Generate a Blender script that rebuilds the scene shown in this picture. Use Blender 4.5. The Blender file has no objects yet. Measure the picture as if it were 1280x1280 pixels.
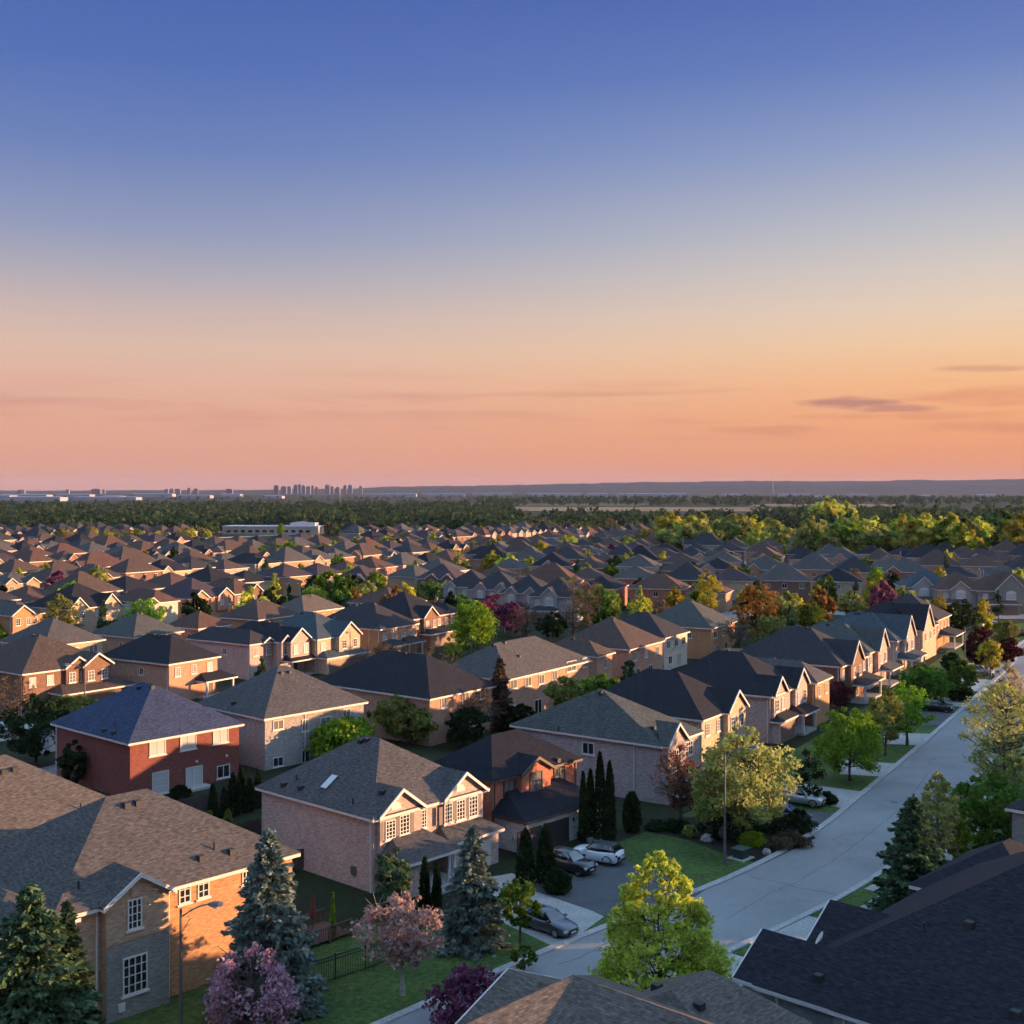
# Suburb at dusk seen from the air. Built object by object in metres; the camera stands 32 m above the ground.
HAZE, SUN_E, SUN_C, SKY_S, EXPO = 2.6e-5, 2.0, (1.0, .56, .28), .15, 2.65
import bpy, math, random
import numpy as np
from mathutils import Vector, Matrix
R = math.radians
SC = bpy.context.scene
COL = SC.collection
# ---- camera model: level camera with lens shift, 32 m above the ground ----
F, CX, HY, H = 1500.0, 640.0, 612.0, 32.0
SUN_AZ, SUN_EL = 86.0, 6.8
def at(px, py, z=0.0):
    d = (H - z) * F / (py - HY)
    return Vector(((px - CX) / F * d, d, z))
def atd(px, d, z=0.0):
    return Vector(((px - CX) / F * d, d, z))
def U(az): return Vector((math.sin(R(az)), math.cos(R(az)), 0))
def B(az): return Vector((-math.cos(R(az)), math.sin(R(az)), 0))
def dist_along(P, d, px):
    k = (px - CX) / F
    return (k * P.y - P.x) / (d.x - k * d.y)
ORD = lambda n: '%d%s' % (n, 'th' if 10 <= n % 100 <= 20 else {1: 'st', 2: 'nd', 3: 'rd'}.get(n % 10, 'th'))

# ------------------------------------------------------------------ objects
def tag(o, label=None, cat=None, group=None, kind=None):
    if label: o['label'] = label
    if cat: o['category'] = cat
    if group: o['group'] = group
    if kind: o['kind'] = kind
    return o
def empty(name, loc, rz=0.0, label=None, cat=None, group=None):
    o = bpy.data.objects.new(name, None)
    o.empty_display_size = 0.5
    COL.objects.link(o)
    o.location = loc
    o.rotation_euler = (0, 0, rz)
    return tag(o, label, cat, group)
def copy_tree(o, parent=None):
    c = o.copy()
    COL.objects.link(c)
    if parent is not None: c.parent = parent
    for ch in list(o.children): copy_tree(ch, c)
    return c

class MB:
    def __init__(s): s.v = []; s.f = []
    def quad(s, *pts):
        n = len(s.v); s.v += [tuple(p) for p in pts]; s.f.append(tuple(range(n, n + len(pts))))
    def box(s, x0, x1, y0, y1, z0, z1, fn=None):
        n = len(s.v)
        pts = [(x0,y0,z0),(x1,y0,z0),(x1,y1,z0),(x0,y1,z0),(x0,y0,z1),(x1,y0,z1),(x1,y1,z1),(x0,y1,z1)]
        s.v += [fn(*p) for p in pts] if fn else pts
        for q in ((0,3,2,1),(4,5,6,7),(0,1,5,4),(1,2,6,5),(2,3,7,6),(3,0,4,7)):
            s.f.append(tuple(n + i for i in q))
    def bar(s, a, b, w, h, up=(0, 0, 1)):
        a = Vector(a); b = Vector(b); t = (b - a).normalized(); u = Vector(up)
        r = t.cross(u)
        if r.length < 1e-4: r = t.cross(Vector((1, 0, 0)))
        r.normalize(); u = r.cross(t)
        n = len(s.v)
        for p in (a, b):
            for sx, sz in ((-1,-1),(1,-1),(1,1),(-1,1)):
                s.v.append(tuple(p + r * (sx * w / 2) + u * (sz * h / 2)))
        for q in ((0,1,2,3),(7,6,5,4),(0,4,5,1),(1,5,6,2),(2,6,7,3),(3,7,4,0)):
            s.f.append(tuple(n + i for i in q))
    def tube(s, pts, rad, seg=8, cap=True):
        pts = [Vector(p) for p in pts]; n0 = len(s.v)
        for i, p in enumerate(pts):
            t = (pts[min(i+1, len(pts)-1)] - pts[max(i-1, 0)]).normalized()
            r = t.cross(Vector((0, 0, 1)))
            if r.length < 1e-3: r = t.cross(Vector((1, 0, 0)))
            r.normalize(); u = r.cross(t)
            for k in range(seg):
                a = 2 * math.pi * k / seg
                s.v.append(tuple(p + (r * math.cos(a) + u * math.sin(a)) * rad[i]))
        for i in range(len(pts) - 1):
            for k in range(seg):
                a = n0 + i*seg + k; b = n0 + i*seg + (k+1) % seg
                s.f.append((a, a + seg, b + seg, b))
        if cap:
            s.f.append(tuple(n0 + k for k in range(seg)))
            s.f.append(tuple(n0 + (len(pts)-1)*seg + seg-1-k for k in range(seg)))
    def lathe(s, prof, seg=16, o=(0,0,0)):
        n0 = len(s.v)
        for r, z in prof:
            for k in range(seg):
                a = 2*math.pi*k/seg
                s.v.append((o[0]+r*math.cos(a), o[1]+r*math.sin(a), o[2]+z))
        for i in range(len(prof)-1):
            for k in range(seg):
                a = n0+i*seg+k; b = n0+i*seg+(k+1) % seg
                s.f.append((a, b, b+seg, a+seg))
        s.f.append(tuple(n0+seg-1-k for k in range(seg)))
        s.f.append(tuple(n0+(len(prof)-1)*seg+k for k in range(seg)))
    def mesh(s, name, mat, smooth=False):
        m = bpy.data.meshes.new(name)
        m.from_pydata(s.v, [], s.f)
        uv = m.uv_layers.new(name='UVMap').data
        for p in m.polygons:
            n = p.normal
            if abs(n.z) > 0.97: t = Vector((1,0,0)); b = Vector((0,1,0))
            else:
                t = Vector((-n.y, n.x, 0)).normalized(); b = n.cross(t)
            for li in p.loop_indices:
                c = m.vertices[m.loops[li].vertex_index].co
                uv[li].uv = (c.dot(t), c.dot(b))
        if smooth: m.polygons.foreach_set('use_smooth', [True]*len(m.polygons))
        if mat: m.materials.append(mat)
        return m
    def build(s, name, mat, parent=None, smooth=False, loc=None):
        if not s.f: return None
        o = bpy.data.objects.new(name, s.mesh(name, mat, smooth))
        COL.objects.link(o)
        if parent is not None: o.parent = parent
        if loc is not None: o.location = loc
        return o

# ------------------------------------------------------------------ materials
def newmat(name):
    m = bpy.data.materials.new(name); m.use_nodes = True
    nt = m.node_tree; nt.nodes.clear()
    out = nt.nodes.new('ShaderNodeOutputMaterial')
    return m, nt, out
def N(nt, typ, **kw):
    n = nt.nodes.new(typ)
    for k, v in kw.items(): setattr(n, k, v)
    return n
def L(nt, a, b): nt.links.new(a, b)
def rgb(c): return (c[0], c[1], c[2], 1)
def ramp(nt, stops, interp='LINEAR'):
    r = N(nt, 'ShaderNodeValToRGB'); cr = r.color_ramp; cr.interpolation = interp
    while len(cr.elements) > 1: cr.elements.remove(cr.elements[-1])
    for i, (p, c) in enumerate(stops):
        e = cr.elements[0] if i == 0 else cr.elements.new(p)
        e.position = p; e.color = rgb(c) if len(c) == 3 else c
    return r
def plain(name, c, rough=0.6, metal=0.0, spec=0.5, coat=0.0, var=0.0, scale=3.0):
    m, nt, out = newmat(name)
    p = N(nt, 'ShaderNodeBsdfPrincipled'); L(nt, p.outputs[0], out.inputs[0])
    p.inputs['Base Color'].default_value = rgb(c); p.inputs['Roughness'].default_value = rough
    p.inputs['Metallic'].default_value = metal; p.inputs['Specular IOR Level'].default_value = spec
    p.inputs['Coat Weight'].default_value = coat; p.inputs['Coat Roughness'].default_value = 0.05
    if var > 0:
        tc = N(nt, 'ShaderNodeTexCoord'); nz = N(nt, 'ShaderNodeTexNoise'); nz.inputs['Scale'].default_value = scale
        nz.inputs['Detail'].default_value = 6
        L(nt, tc.outputs['Object'], nz.inputs['Vector'])
        r = ramp(nt, [(0.3, [x*(1-var) for x in c]), (0.7, [min(1, x*(1+var)) for x in c])])
        L(nt, nz.outputs['Fac'], r.inputs[0]); L(nt, r.outputs[0], p.inputs['Base Color'])
    return m
def mixc(nt, fac, a, b, mode='MIX'):
    m = N(nt, 'ShaderNodeMix', data_type='RGBA', blend_type=mode)
    if isinstance(fac, float): m.inputs[0].default_value = fac
    else: L(nt, fac, m.inputs[0])
    for i, x in ((6, a), (7, b)):
        if isinstance(x, (tuple, list)): m.inputs[i].default_value = rgb(x)
        else: L(nt, x, m.inputs[i])
    return m.outputs[2]
def brick(name, c, var=0.2, streak=.22, mortar=0.8, bw=0.30, bh=0.10, rough=0.85):
    m, nt, out = newmat(name)
    p = N(nt, 'ShaderNodeBsdfPrincipled'); L(nt, p.outputs[0], out.inputs[0])
    p.inputs['Roughness'].default_value = rough; p.inputs['Specular IOR Level'].default_value = 0.2
    uv = N(nt, 'ShaderNodeUVMap')
    br = N(nt, 'ShaderNodeTexBrick'); br.inputs['Scale'].default_value = 1
    br.inputs['Brick Width'].default_value = bw; br.inputs['Row Height'].default_value = bh
    br.inputs['Mortar Size'].default_value = 0.009; br.inputs['Mortar Smooth'].default_value = 0.3
    br.inputs['Color1'].default_value = rgb([x*(1-var) for x in c])
    br.inputs['Color2'].default_value = rgb([min(1, x*(1+var)) for x in c])
    g = sum(c)/3
    br.inputs['Mortar'].default_value = rgb([(x*.5+g*.5)*mortar*1.2 for x in c])
    L(nt, uv.outputs[0], br.inputs['Vector'])
    nz = N(nt, 'ShaderNodeTexNoise'); nz.inputs['Scale'].default_value = 0.35; nz.inputs['Detail'].default_value = 4
    nz.inputs['Roughness'].default_value = 0.65
    tc = N(nt, 'ShaderNodeTexCoord'); L(nt, tc.outputs['Object'], nz.inputs['Vector'])
    r = ramp(nt, [(0.3, (.90,.90,.91)), (0.5, (1,1,1)), (0.72, (1.07,1.06,1.04))]); L(nt, nz.outputs['Fac'], r.inputs[0])
    nz2 = N(nt, 'ShaderNodeTexNoise'); nz2.inputs['Scale'].default_value = 2.2; nz2.inputs['Detail'].default_value = 2
    mp = N(nt, 'ShaderNodeMapping'); mp.inputs['Scale'].default_value = (.9, 5.5, 1); L(nt, uv.outputs[0], mp.inputs[0]); L(nt, mp.outputs[0], nz2.inputs['Vector'])
    r2 = ramp(nt, [(0.3, (1-streak,)*3), (0.7, (1+streak,)*3)]); L(nt, nz2.outputs['Fac'], r2.inputs[0])
    c1 = mixc(nt, 1.0, br.outputs['Color'], r.outputs[0], 'MULTIPLY')
    c2 = mixc(nt, 1.0, c1, r2.outputs[0], 'MULTIPLY')
    L(nt, c2, p.inputs['Base Color'])
    bp = N(nt, 'ShaderNodeBump'); bp.inputs['Strength'].default_value = 0.4; bp.inputs['Distance'].default_value = 0.01
    L(nt, br.outputs['Fac'], bp.inputs['Height']); bp.invert = True
    L(nt, bp.outputs[0], p.inputs['Normal'])
    return m
def shingle(name, c, var=0.22):
    m, nt, out = newmat(name)
    p = N(nt, 'ShaderNodeBsdfPrincipled'); L(nt, p.outputs[0], out.inputs[0])
    p.inputs['Roughness'].default_value = 0.85; p.inputs['Specular IOR Level'].default_value = 0.12
    uv = N(nt, 'ShaderNodeUVMap')
    br = N(nt, 'ShaderNodeTexBrick'); br.inputs['Scale'].default_value = 1
    br.inputs['Brick Width'].default_value = 0.33; br.inputs['Row Height'].default_value = 0.15
    br.inputs['Mortar Size'].default_value = 0.014; br.inputs['Mortar Smooth'].default_value = 0.6
    br.inputs['Color1'].default_value = rgb([x*(1-var) for x in c])
    br.inputs['Color2'].default_value = rgb([x*(1+var) for x in c])
    br.inputs['Mortar'].default_value = rgb([x*0.62 for x in c])
    L(nt, uv.outputs[0], br.inputs['Vector'])
    nz = N(nt, 'ShaderNodeTexNoise'); nz.inputs['Scale'].default_value = 0.55; nz.inputs['Detail'].default_value = 4
    nz.inputs['Roughness'].default_value = 0.7
    tc = N(nt, 'ShaderNodeTexCoord'); L(nt, tc.outputs['Object'], nz.inputs['Vector'])
    r = ramp(nt, [(0.28, (.86,.86,.87)), (0.5, (1,1,1)), (0.75, (1.12,1.11,1.10))]); L(nt, nz.outputs['Fac'], r.inputs[0])
    nz2 = N(nt, 'ShaderNodeTexNoise'); nz2.inputs['Scale'].default_value = 7; nz2.inputs['Detail'].default_value = 2
    mp = N(nt, 'ShaderNodeMapping'); mp.inputs['Scale'].default_value = (.35, 1.0, 1); L(nt, uv.outputs[0], mp.inputs[0]); L(nt, mp.outputs[0], nz2.inputs['Vector'])
    r2 = ramp(nt, [(0.3, (.66,.66,.66)), (0.7, (1.34,1.34,1.34))]); L(nt, nz2.outputs['Fac'], r2.inputs[0])
    c1 = mixc(nt, 1.0, br.outputs['Color'], r.outputs[0], 'MULTIPLY')
    c2 = mixc(nt, 1.0, c1, r2.outputs[0], 'MULTIPLY')
    L(nt, c2, p.inputs['Base Color'])
    bp = N(nt, 'ShaderNodeBump'); bp.inputs['Strength'].default_value = 0.5; bp.inputs['Distance'].default_value = 0.02
    L(nt, nz2.outputs['Fac'], bp.inputs['Height']); L(nt, bp.outputs[0], p.inputs['Normal'])
    return m
def ground_mat(name, c1, c2, c3=None, scale=0.1, fine=4.0, rough=0.95, bump=0.3, con=.34):
    m, nt, out = newmat(name)
    p = N(nt, 'ShaderNodeBsdfPrincipled'); L(nt, p.outputs[0], out.inputs[0])
    p.inputs['Roughness'].default_value = rough; p.inputs['Specular IOR Level'].default_value = 0.15
    tc = N(nt, 'ShaderNodeTexCoord')
    nz = N(nt, 'ShaderNodeTexNoise'); nz.inputs['Scale'].default_value = scale; nz.inputs['Detail'].default_value = 6
    nz.inputs['Roughness'].default_value = 0.62
    L(nt, tc.outputs['Object'], nz.inputs['Vector'])
    st = [(0.33, c1), (0.62, c2)] + ([(0.75, c3)] if c3 else [])
    r = ramp(nt, st); L(nt, nz.outputs['Fac'], r.inputs[0])
    n2 = N(nt, 'ShaderNodeTexNoise'); n2.inputs['Scale'].default_value = fine; n2.inputs['Detail'].default_value = 5
    n2.inputs['Roughness'].default_value = 0.7
    L(nt, tc.outputs['Object'], n2.inputs['Vector'])
    r2 = ramp(nt, [(0.3, (1-con,)*3), (0.7, (1+con,)*3)]); L(nt, n2.outputs['Fac'], r2.inputs[0])
    L(nt, mixc(nt, 1.0, r.outputs[0], r2.outputs[0], 'MULTIPLY'), p.inputs['Base Color'])
    bp = N(nt, 'ShaderNodeBump'); bp.inputs['Strength'].default_value = bump; bp.inputs['Distance'].default_value = 0.05
    L(nt, n2.outputs['Fac'], bp.inputs['Height']); L(nt, bp.outputs[0], p.inputs['Normal'])
    return m
def asphalt(name):
    m, nt, out = newmat(name)
    p = N(nt, 'ShaderNodeBsdfPrincipled'); L(nt, p.outputs[0], out.inputs[0])
    p.inputs['Roughness'].default_value = 0.75; p.inputs['Specular IOR Level'].default_value = 0.3
    tc = N(nt, 'ShaderNodeTexCoord'); uv = N(nt, 'ShaderNodeUVMap')
    nz = N(nt, 'ShaderNodeTexNoise'); nz.inputs['Scale'].default_value = 0.16; nz.inputs['Detail'].default_value = 10
    nz.inputs['Roughness'].default_value = 0.65; L(nt, tc.outputs['Object'], nz.inputs['Vector'])
    r = ramp(nt, [(0.3, (.195,.19,.195)), (0.5, (.235,.23,.23)), (0.7, (.27,.265,.26))]); L(nt, nz.outputs['Fac'], r.inputs[0])
    n2 = N(nt, 'ShaderNodeTexNoise'); n2.inputs['Scale'].default_value = 9; n2.inputs['Detail'].default_value = 4
    L(nt, tc.outputs['Object'], n2.inputs['Vector'])
    r2 = ramp(nt, [(0.3, (.82,.82,.82)), (0.7, (1.18,1.18,1.18))]); L(nt, n2.outputs['Fac'], r2.inputs[0])
    c = mixc(nt, 1.0, r.outputs[0], r2.outputs[0], 'MULTIPLY')
    # worn cracks: edges of a distorted voronoi
    d = N(nt, 'ShaderNodeTexNoise'); d.inputs['Scale'].default_value = 0.5; d.inputs['Detail'].default_value = 5
    L(nt, tc.outputs['Object'], d.inputs['Vector'])
    va = N(nt, 'ShaderNodeVectorMath', operation='MULTIPLY_ADD'); va.inputs[1].default_value = (2.5, 2.5, 0)
    L(nt, d.outputs['Color'], va.inputs[0]); L(nt, tc.outputs['Object'], va.inputs[2])
    vo = N(nt, 'ShaderNodeTexVoronoi', feature='DISTANCE_TO_EDGE'); vo.inputs['Scale'].default_value = 0.075
    L(nt, va.outputs[0], vo.inputs['Vector'])
    cr = ramp(nt, [(0.0, (.75,.75,.75)), (0.0022, (.85,.85,.85)), (0.0045, (1,1,1))]); L(nt, vo.outputs['Distance'], cr.inputs[0])
    c = mixc(nt, 1.0, c, cr.outputs[0], 'MULTIPLY')
    L(nt, c, p.inputs['Base Color'])
    bp = N(nt, 'ShaderNodeBump'); bp.inputs['Strength'].default_value = 0.25; bp.inputs['Distance'].default_value = 0.02
    L(nt, n2.outputs['Fac'], bp.inputs['Height']); L(nt, bp.outputs[0], p.inputs['Normal'])
    return m
def leafmat(name, c1, c2, c3=None, trans=0.35):
    m, nt, out = newmat(name)
    g = N(nt, 'ShaderNodeNewGeometry'); oi = N(nt, 'ShaderNodeObjectInfo')
    st = [(0.0, c1), (0.55, c2), (1.0, c3 or c2)]
    r = ramp(nt, st); L(nt, g.outputs['Random Per Island'], r.inputs[0])
    tc = N(nt, 'ShaderNodeTexCoord'); nz = N(nt, 'ShaderNodeTexNoise'); nz.inputs['Scale'].default_value = 0.8
    L(nt, tc.outputs['Object'], nz.inputs['Vector'])
    r2 = ramp(nt, [(0.3, (.72,.74,.72)), (0.7, (1.25,1.22,1.2))]); L(nt, nz.outputs['Fac'], r2.inputs[0])
    c = mixc(nt, 1.0, r.outputs[0], r2.outputs[0], 'MULTIPLY')
    hs = N(nt, 'ShaderNodeHueSaturation'); L(nt, c, hs.inputs['Color'])
    mr = N(nt, 'ShaderNodeMapRange'); mr.inputs[3].default_value = 0.78; mr.inputs[4].default_value = 1.22
    L(nt, oi.outputs['Random'], mr.inputs[0]); L(nt, mr.outputs[0], hs.inputs['Value'])
    mr2 = N(nt, 'ShaderNodeMapRange'); mr2.inputs[3].default_value = 0.485; mr2.inputs[4].default_value = 0.515
    L(nt, oi.outputs['Random'], mr2.inputs[0]); L(nt, mr2.outputs[0], hs.inputs['Hue'])
    d = N(nt, 'ShaderNodeBsdfDiffuse'); t = N(nt, 'ShaderNodeBsdfTranslucent')
    L(nt, hs.outputs[0], d.inputs[0]); L(nt, hs.outputs[0], t.inputs[0])
    mx = N(nt, 'ShaderNodeMixShader'); mx.inputs[0].default_value = trans
    L(nt, d.outputs[0], mx.inputs[1]); L(nt, t.outputs[0], mx.inputs[2]); L(nt, mx.outputs[0], out.inputs[0])
    return m

M = {}
WHITE = plain('white_trim', (.56,.53,.50), 0.55, var=0.06)
DARKTRIM = plain('dark_trim', (.03,.028,.03), 0.5)
BRONZE = plain('bronze_trim', (.09,.06,.045), 0.5)
def glass_mat(name, c, rough):
    m, nt, out = newmat(name)
    p = N(nt, 'ShaderNodeBsdfPrincipled'); L(nt, p.outputs[0], out.inputs[0])
    p.inputs['Base Color'].default_value = rgb(c); p.inputs['Roughness'].default_value = rough
    p.inputs['Specular IOR Level'].default_value = 0.8; p.inputs['Coat Weight'].default_value = 0.6
    p.inputs['Coat Roughness'].default_value = 0.03
    return m
GLASS = glass_mat('window_glass', (.02,.024,.03), 0.06)
GLASSG = glass_mat('curtained_glass', (.16,.15,.14), 0.15)
BLIND = glass_mat('blind_glass', (.46,.45,.44), 0.25)
CARGLASS = glass_mat('car_glass', (.008,.01,.013), 0.04)
WALLS = {k: brick('brick_' + k, c) for k, c in dict(
    orange=(.42,.215,.10), tan=(.39,.265,.165), pink=(.43,.305,.265), red=(.20,.062,.048), rust=(.40,.14,.085),
    mauve=(.345,.275,.26), beige=(.44,.335,.23), cream=(.56,.45,.34), brown=(.20,.11,.075), grey=(.33,.30,.28),
    salmon=(.45,.235,.15), stone=(.22,.21,.19)).items()}
ROOFS = {k: shingle('shingle_' + k, c) for k, c in dict(
    taupe=(.088,.079,.075), greybrown=(.084,.078,.077), black=(.024,.024,.030), ink=(.016,.017,.024), slate=(.024,.023,.030), charcoal=(.042,.041,.046),
    greengrey=(.075,.079,.074), brown=(.085,.060,.050), rust=(.105,.060,.047), blue=(.042,.054,.098),
    bluegrey=(.058,.075,.090), tan=(.112,.094,.080), plum=(.066,.048,.056)).items()}
STUCCO = plain('grey_stucco', (.30,.34,.34), 0.9, var=0.15, scale=2)
GSTONE = brick('grey_stone', (.46,.46,.45), 0.2, bw=0.6, bh=0.25)
GARAGE = plain('garage_white', (.52,.47,.42), 0.5, var=0.05)
GARAGED = plain('garage_dark', (.035,.03,.03), 0.45)
GARAGEB = plain('garage_brown', (.16,.10,.075), 0.5)
VENT = plain('vent_black', (.02,.02,.022), 0.6)
CONC = ground_mat('concrete', (.30,.285,.27), (.36,.345,.33), scale=0.4, fine=6, rough=0.85, bump=0.15)
KERB = ground_mat('kerb_concrete', (.31,.30,.295), (.38,.365,.355), scale=0.5, fine=5, rough=0.85, bump=0.1)
ASPH = asphalt('asphalt')
DASPH = ground_mat('dark_asphalt', (.075,.075,.08), (.10,.10,.105), scale=0.5, fine=8, rough=0.8)
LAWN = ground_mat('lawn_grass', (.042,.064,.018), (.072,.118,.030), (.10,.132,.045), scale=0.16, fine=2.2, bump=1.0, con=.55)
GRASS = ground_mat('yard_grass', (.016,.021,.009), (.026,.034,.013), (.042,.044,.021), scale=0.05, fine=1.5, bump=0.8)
SOIL = ground_mat('garden_soil', (.020,.016,.012), (.034,.028,.020), scale=0.5, fine=4, bump=0.8)
BARK = plain('bark', (.075,.055,.042), 0.9, var=0.35, scale=5)
BARKP = plain('pale_bark', (.30,.27,.23), 0.9, var=0.35, scale=4)
WOOD = plain('deck_wood', (.11,.05,.032), 0.8, var=0.3, scale=4)
METAL = plain('grey_metal', (.16,.16,.165), 0.45, 0.6, var=0.1)
POLE = plain('pole_brown', (.11,.095,.085), 0.6, var=0.15)
BLACK = plain('black_iron', (.012,.012,.013), 0.5)
# ------------------------------------------------------------------ houses
class Hs:
    """builder for one house; local x along the facade, y into the depth, facade faces -y"""
    def __init__(s, name, C, az, w, dp, e, pitch, wall, roof, trim, label, group=None, ov=0.45, ridge=None, zr=None, base=0.0):
        s.az, s.w, s.dp, s.e, s.p, s.ov = az, w, dp, e, math.tan(R(pitch)), ov
        s.O = Vector((C.x, C.y, 0))
        s.root = empty(name, (C.x, C.y, 0), R(90 - az), label, 'house', group)
        s.wall, s.roof, s.trim = MB(), MB(), MB()
        s.wm = WALLS[wall] if isinstance(wall, str) else wall
        s.rm = ROOFS[roof] if isinstance(roof, str) else roof
        s.tm = trim
        s.wall.box(0, w, 0, dp, base, e - 0.02)
        s.hip(0, w, 0, dp, e, s.p, ov, ridge, zr)
    def hip(s, x0, x1, y0, y1, z, p, ov, ridge=None, zr=None):
        X0, X1, Y0, Y1 = x0-ov, x1+ov, y0-ov, y1+ov
        W, D = X1-X0, Y1-Y0
        if ridge: xa, ya, xb, yb = ridge; h = zr - z
        elif W >= D: xa, ya, xb, yb, h = X0+D/2, (Y0+Y1)/2, X1-D/2, (Y0+Y1)/2, D/2*p
        else: xa, ya, xb, yb, h = (X0+X1)/2, Y0+W/2, (X0+X1)/2, Y1-W/2, W/2*p
        if zr: h = zr - z
        s.h = h
        t = 0.05
        a, b = (xa, ya, z+t+h), (xb, yb, z+t+h)
        c = [(X0,Y0,z+t),(X1,Y0,z+t),(X1,Y1,z+t),(X0,Y1,z+t)]
        m = s.roof
        if abs(xa-xb)+abs(ya-yb) < 0.05:
            for i in range(4): m.quad(c[i], c[(i+1) % 4], a)
        elif abs(xb-xa) >= abs(yb-ya):
            m.quad(c[0], c[1], b, a); m.quad(c[1], c[2], b); m.quad(c[2], c[3], a, b); m.quad(c[3], c[0], a)
        else:
            m.quad(c[0], c[1], a); m.quad(c[1], c[2], b, a); m.quad(c[2], c[3], b); m.quad(c[3], c[0], a, b)
        m.box(X0, X1, Y0, Y1, z+0.004, z+t-0.002)
        s.trim.box(X0+.03, X1-.03, Y0+.03, Y1-.03, z-0.24, z)
        # thin ridge / hip caps
        for q in c[:2]:
            pass
        s.ra, s.rb = a, b
    def gable(s, x0, x1, proj=0.2, gp=35, base=None, e=None, of=0.35, os=0.35, wallmb=None, zr=None):
        """front gable with its own little roof running back into the main slope"""
        e = s.e if e is None else e
        g = math.tan(R(gp)); xc = (x0+x1)/2; hw = (x1-x0)/2
        if zr is None: zr = e + (hw+os)*g
        else: g = (zr-e)/(hw+os)
        t = 0.06
        yb = (zr-e)/s.p - s.ov + 0.05
        yb = min(yb, s.dp*0.7)
        yf = -proj-of; ye = -s.ov+0.15
        A0, A1, Bf = (x0-os, yf, e+t), (x1+os, yf, e+t), (xc, yf, zr+t)
        m = s.roof
        m.quad(A0, Bf, (xc, yb, zr+t), (x0-os, ye, e+t)); m.quad(Bf, A1, (x1+os, ye, e+t), (xc, yb, zr+t))
        k = 0.10
        m.quad((x0-os, yf, e+t-k), (x0-os, ye, e+t-k), (xc, yb, zr+t-k), (xc, yf, zr+t-k))
        m.quad((xc, yf, zr+t-k), (xc, yb, zr+t-k), (x1+os, ye, e+t-k), (x1+os, yf, e+t-k))
        w = s.wall if wallmb is None else wallmb
        dz = os*g-0.10
        w.quad((x0,-proj,e-.02),(x1,-proj,e-.02),(x1,-proj,e+dz),(xc,-proj,zr-0.10),(x0,-proj,e+dz))
        if proj > 0.05:
            z0 = e-0.3 if base is None else base
            w.box(x0, x1, -proj, 0.05, z0, e-0.02)
        # white rake boards
        tr = s.trim
        for sx, ax in ((1, x0-os), (-1, x1+os)):
            tr.v += [(ax, yf-.05, e+t+.03), (xc, yf-.05, zr+t+.03), (xc, yf-.05, zr+t-.25), (ax, yf-.05, e+t-.25),
                     (ax, yf+.05, e+t+.03), (xc, yf+.05, zr+t+.03), (xc, yf+.05, zr+t-.25), (ax, yf+.05, e+t-.25)]
            n = len(tr.v)-8
            for q in ((0,1,2,3),(7,6,5,4),(0,4,5,1),(2,6,7,3),(0,3,7,4)): tr.f.append(tuple(n+i for i in q))
        # side eave returns
        tr.box(x0-os, x0-os+.1, yf+.06, ye, e-.16, e+t-.11); tr.box(x1+os-.1, x1+os, yf+.06, ye, e-.16, e+t-.11)
    def skirt(s, x0, x1, proj, ze, rise, ov=0.4, ins=None, walls=True, wallmat=None, y0=0.0, gableend=False, name='garage_wall'):
        yf = y0-proj-ov; X0, X1 = x0-ov, x1+ov; zt = ze+rise
        ins = rise*1.6 if ins is None else ins
        a, b = (X0,yf,ze+.05), (X1,yf,ze+.05); c, d = (X1,y0-.01,ze+.05), (X0,y0-.01,ze+.05)
        ta, tb = (x0+ins, y0-.01, zt), (x1-ins, y0-.01, zt)
        m = s.roof
        m.quad(a, b, tb, ta); m.quad(b, c, tb); m.quad(d, a, ta)
        s.trim.box(X0+.02, X1-.02, yf+.02, y0-.02, ze-.2, ze+.03)
        if walls:
            if wallmat is None: s.wall.box(x0, x1, y0-proj, y0+.02, 0, ze-.21)
            else:
                mb = MB(); mb.box(x0, x1, y0-proj, y0+.02, 0, ze-.21); mb.build(name, wallmat, s.root)
    # ---- pixel helpers: what is seen at a pixel on the facade / left wall planes
    def fz(s, px, py, off=0.0):
        P0 = s.O + B(s.az) * (-off); d = U(s.az); t = dist_along(P0, d, px); Q = P0 + d*t
        return t, H - (py-HY)*Q.y/F
    def lz(s, px, py, off=0.0):
        P0 = s.O + U(s.az) * (-off); d = B(s.az); t = dist_along(P0, d, px); Q = P0 + d*t
        return t, H - (py-HY)*Q.y/F
    def opening(s, face, c, z, w, h, grid=(2, 1), frame=WHITE, pane=GLASS, off=0.0, sill=True, name='window', fr=0.09, sub='pane', arch=False):
        """a framed window or door on a wall; face 'f' (y=-off) or 'l' (x=-off)"""
        if face == 'f': fn = lambda a, b, cc: (c+a, -off-cc, z+b)
        elif face == 'l': fn = lambda a, b, cc: (-off-cc, c-a, z+b)
        else: fn = lambda a, b, cc: (s.w+off+cc, c+a, z+b)
        def bx(m, a0, a1, b0, b1, c0, c1):
            n = len(m.v)
            m.v += [fn(*p) for p in ((a0,b0,c1),(a1,b0,c1),(a1,b1,c1),(a0,b1,c1),(a0,b0,c0),(a1,b0,c0),(a1,b1,c0),(a0,b1,c0))]
            for q in ((0,1,2,3),(0,4,5,1),(1,5,6,2),(2,6,7,3),(3,7,4,0),(7,6,5,4)): m.f.append(tuple(n+i for i in q))
        m = MB(); a, b = w/2, h/2
        bx(m, -a, -a+fr, -b, b, 0, .09); bx(m, a-fr, a, -b, b, 0, .09)
        bx(m, -a+fr, a-fr, b-fr, b, 0, .088); bx(m, -a+fr, a-fr, -b, -b+fr, 0, .088)
        gx, gz = grid
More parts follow.
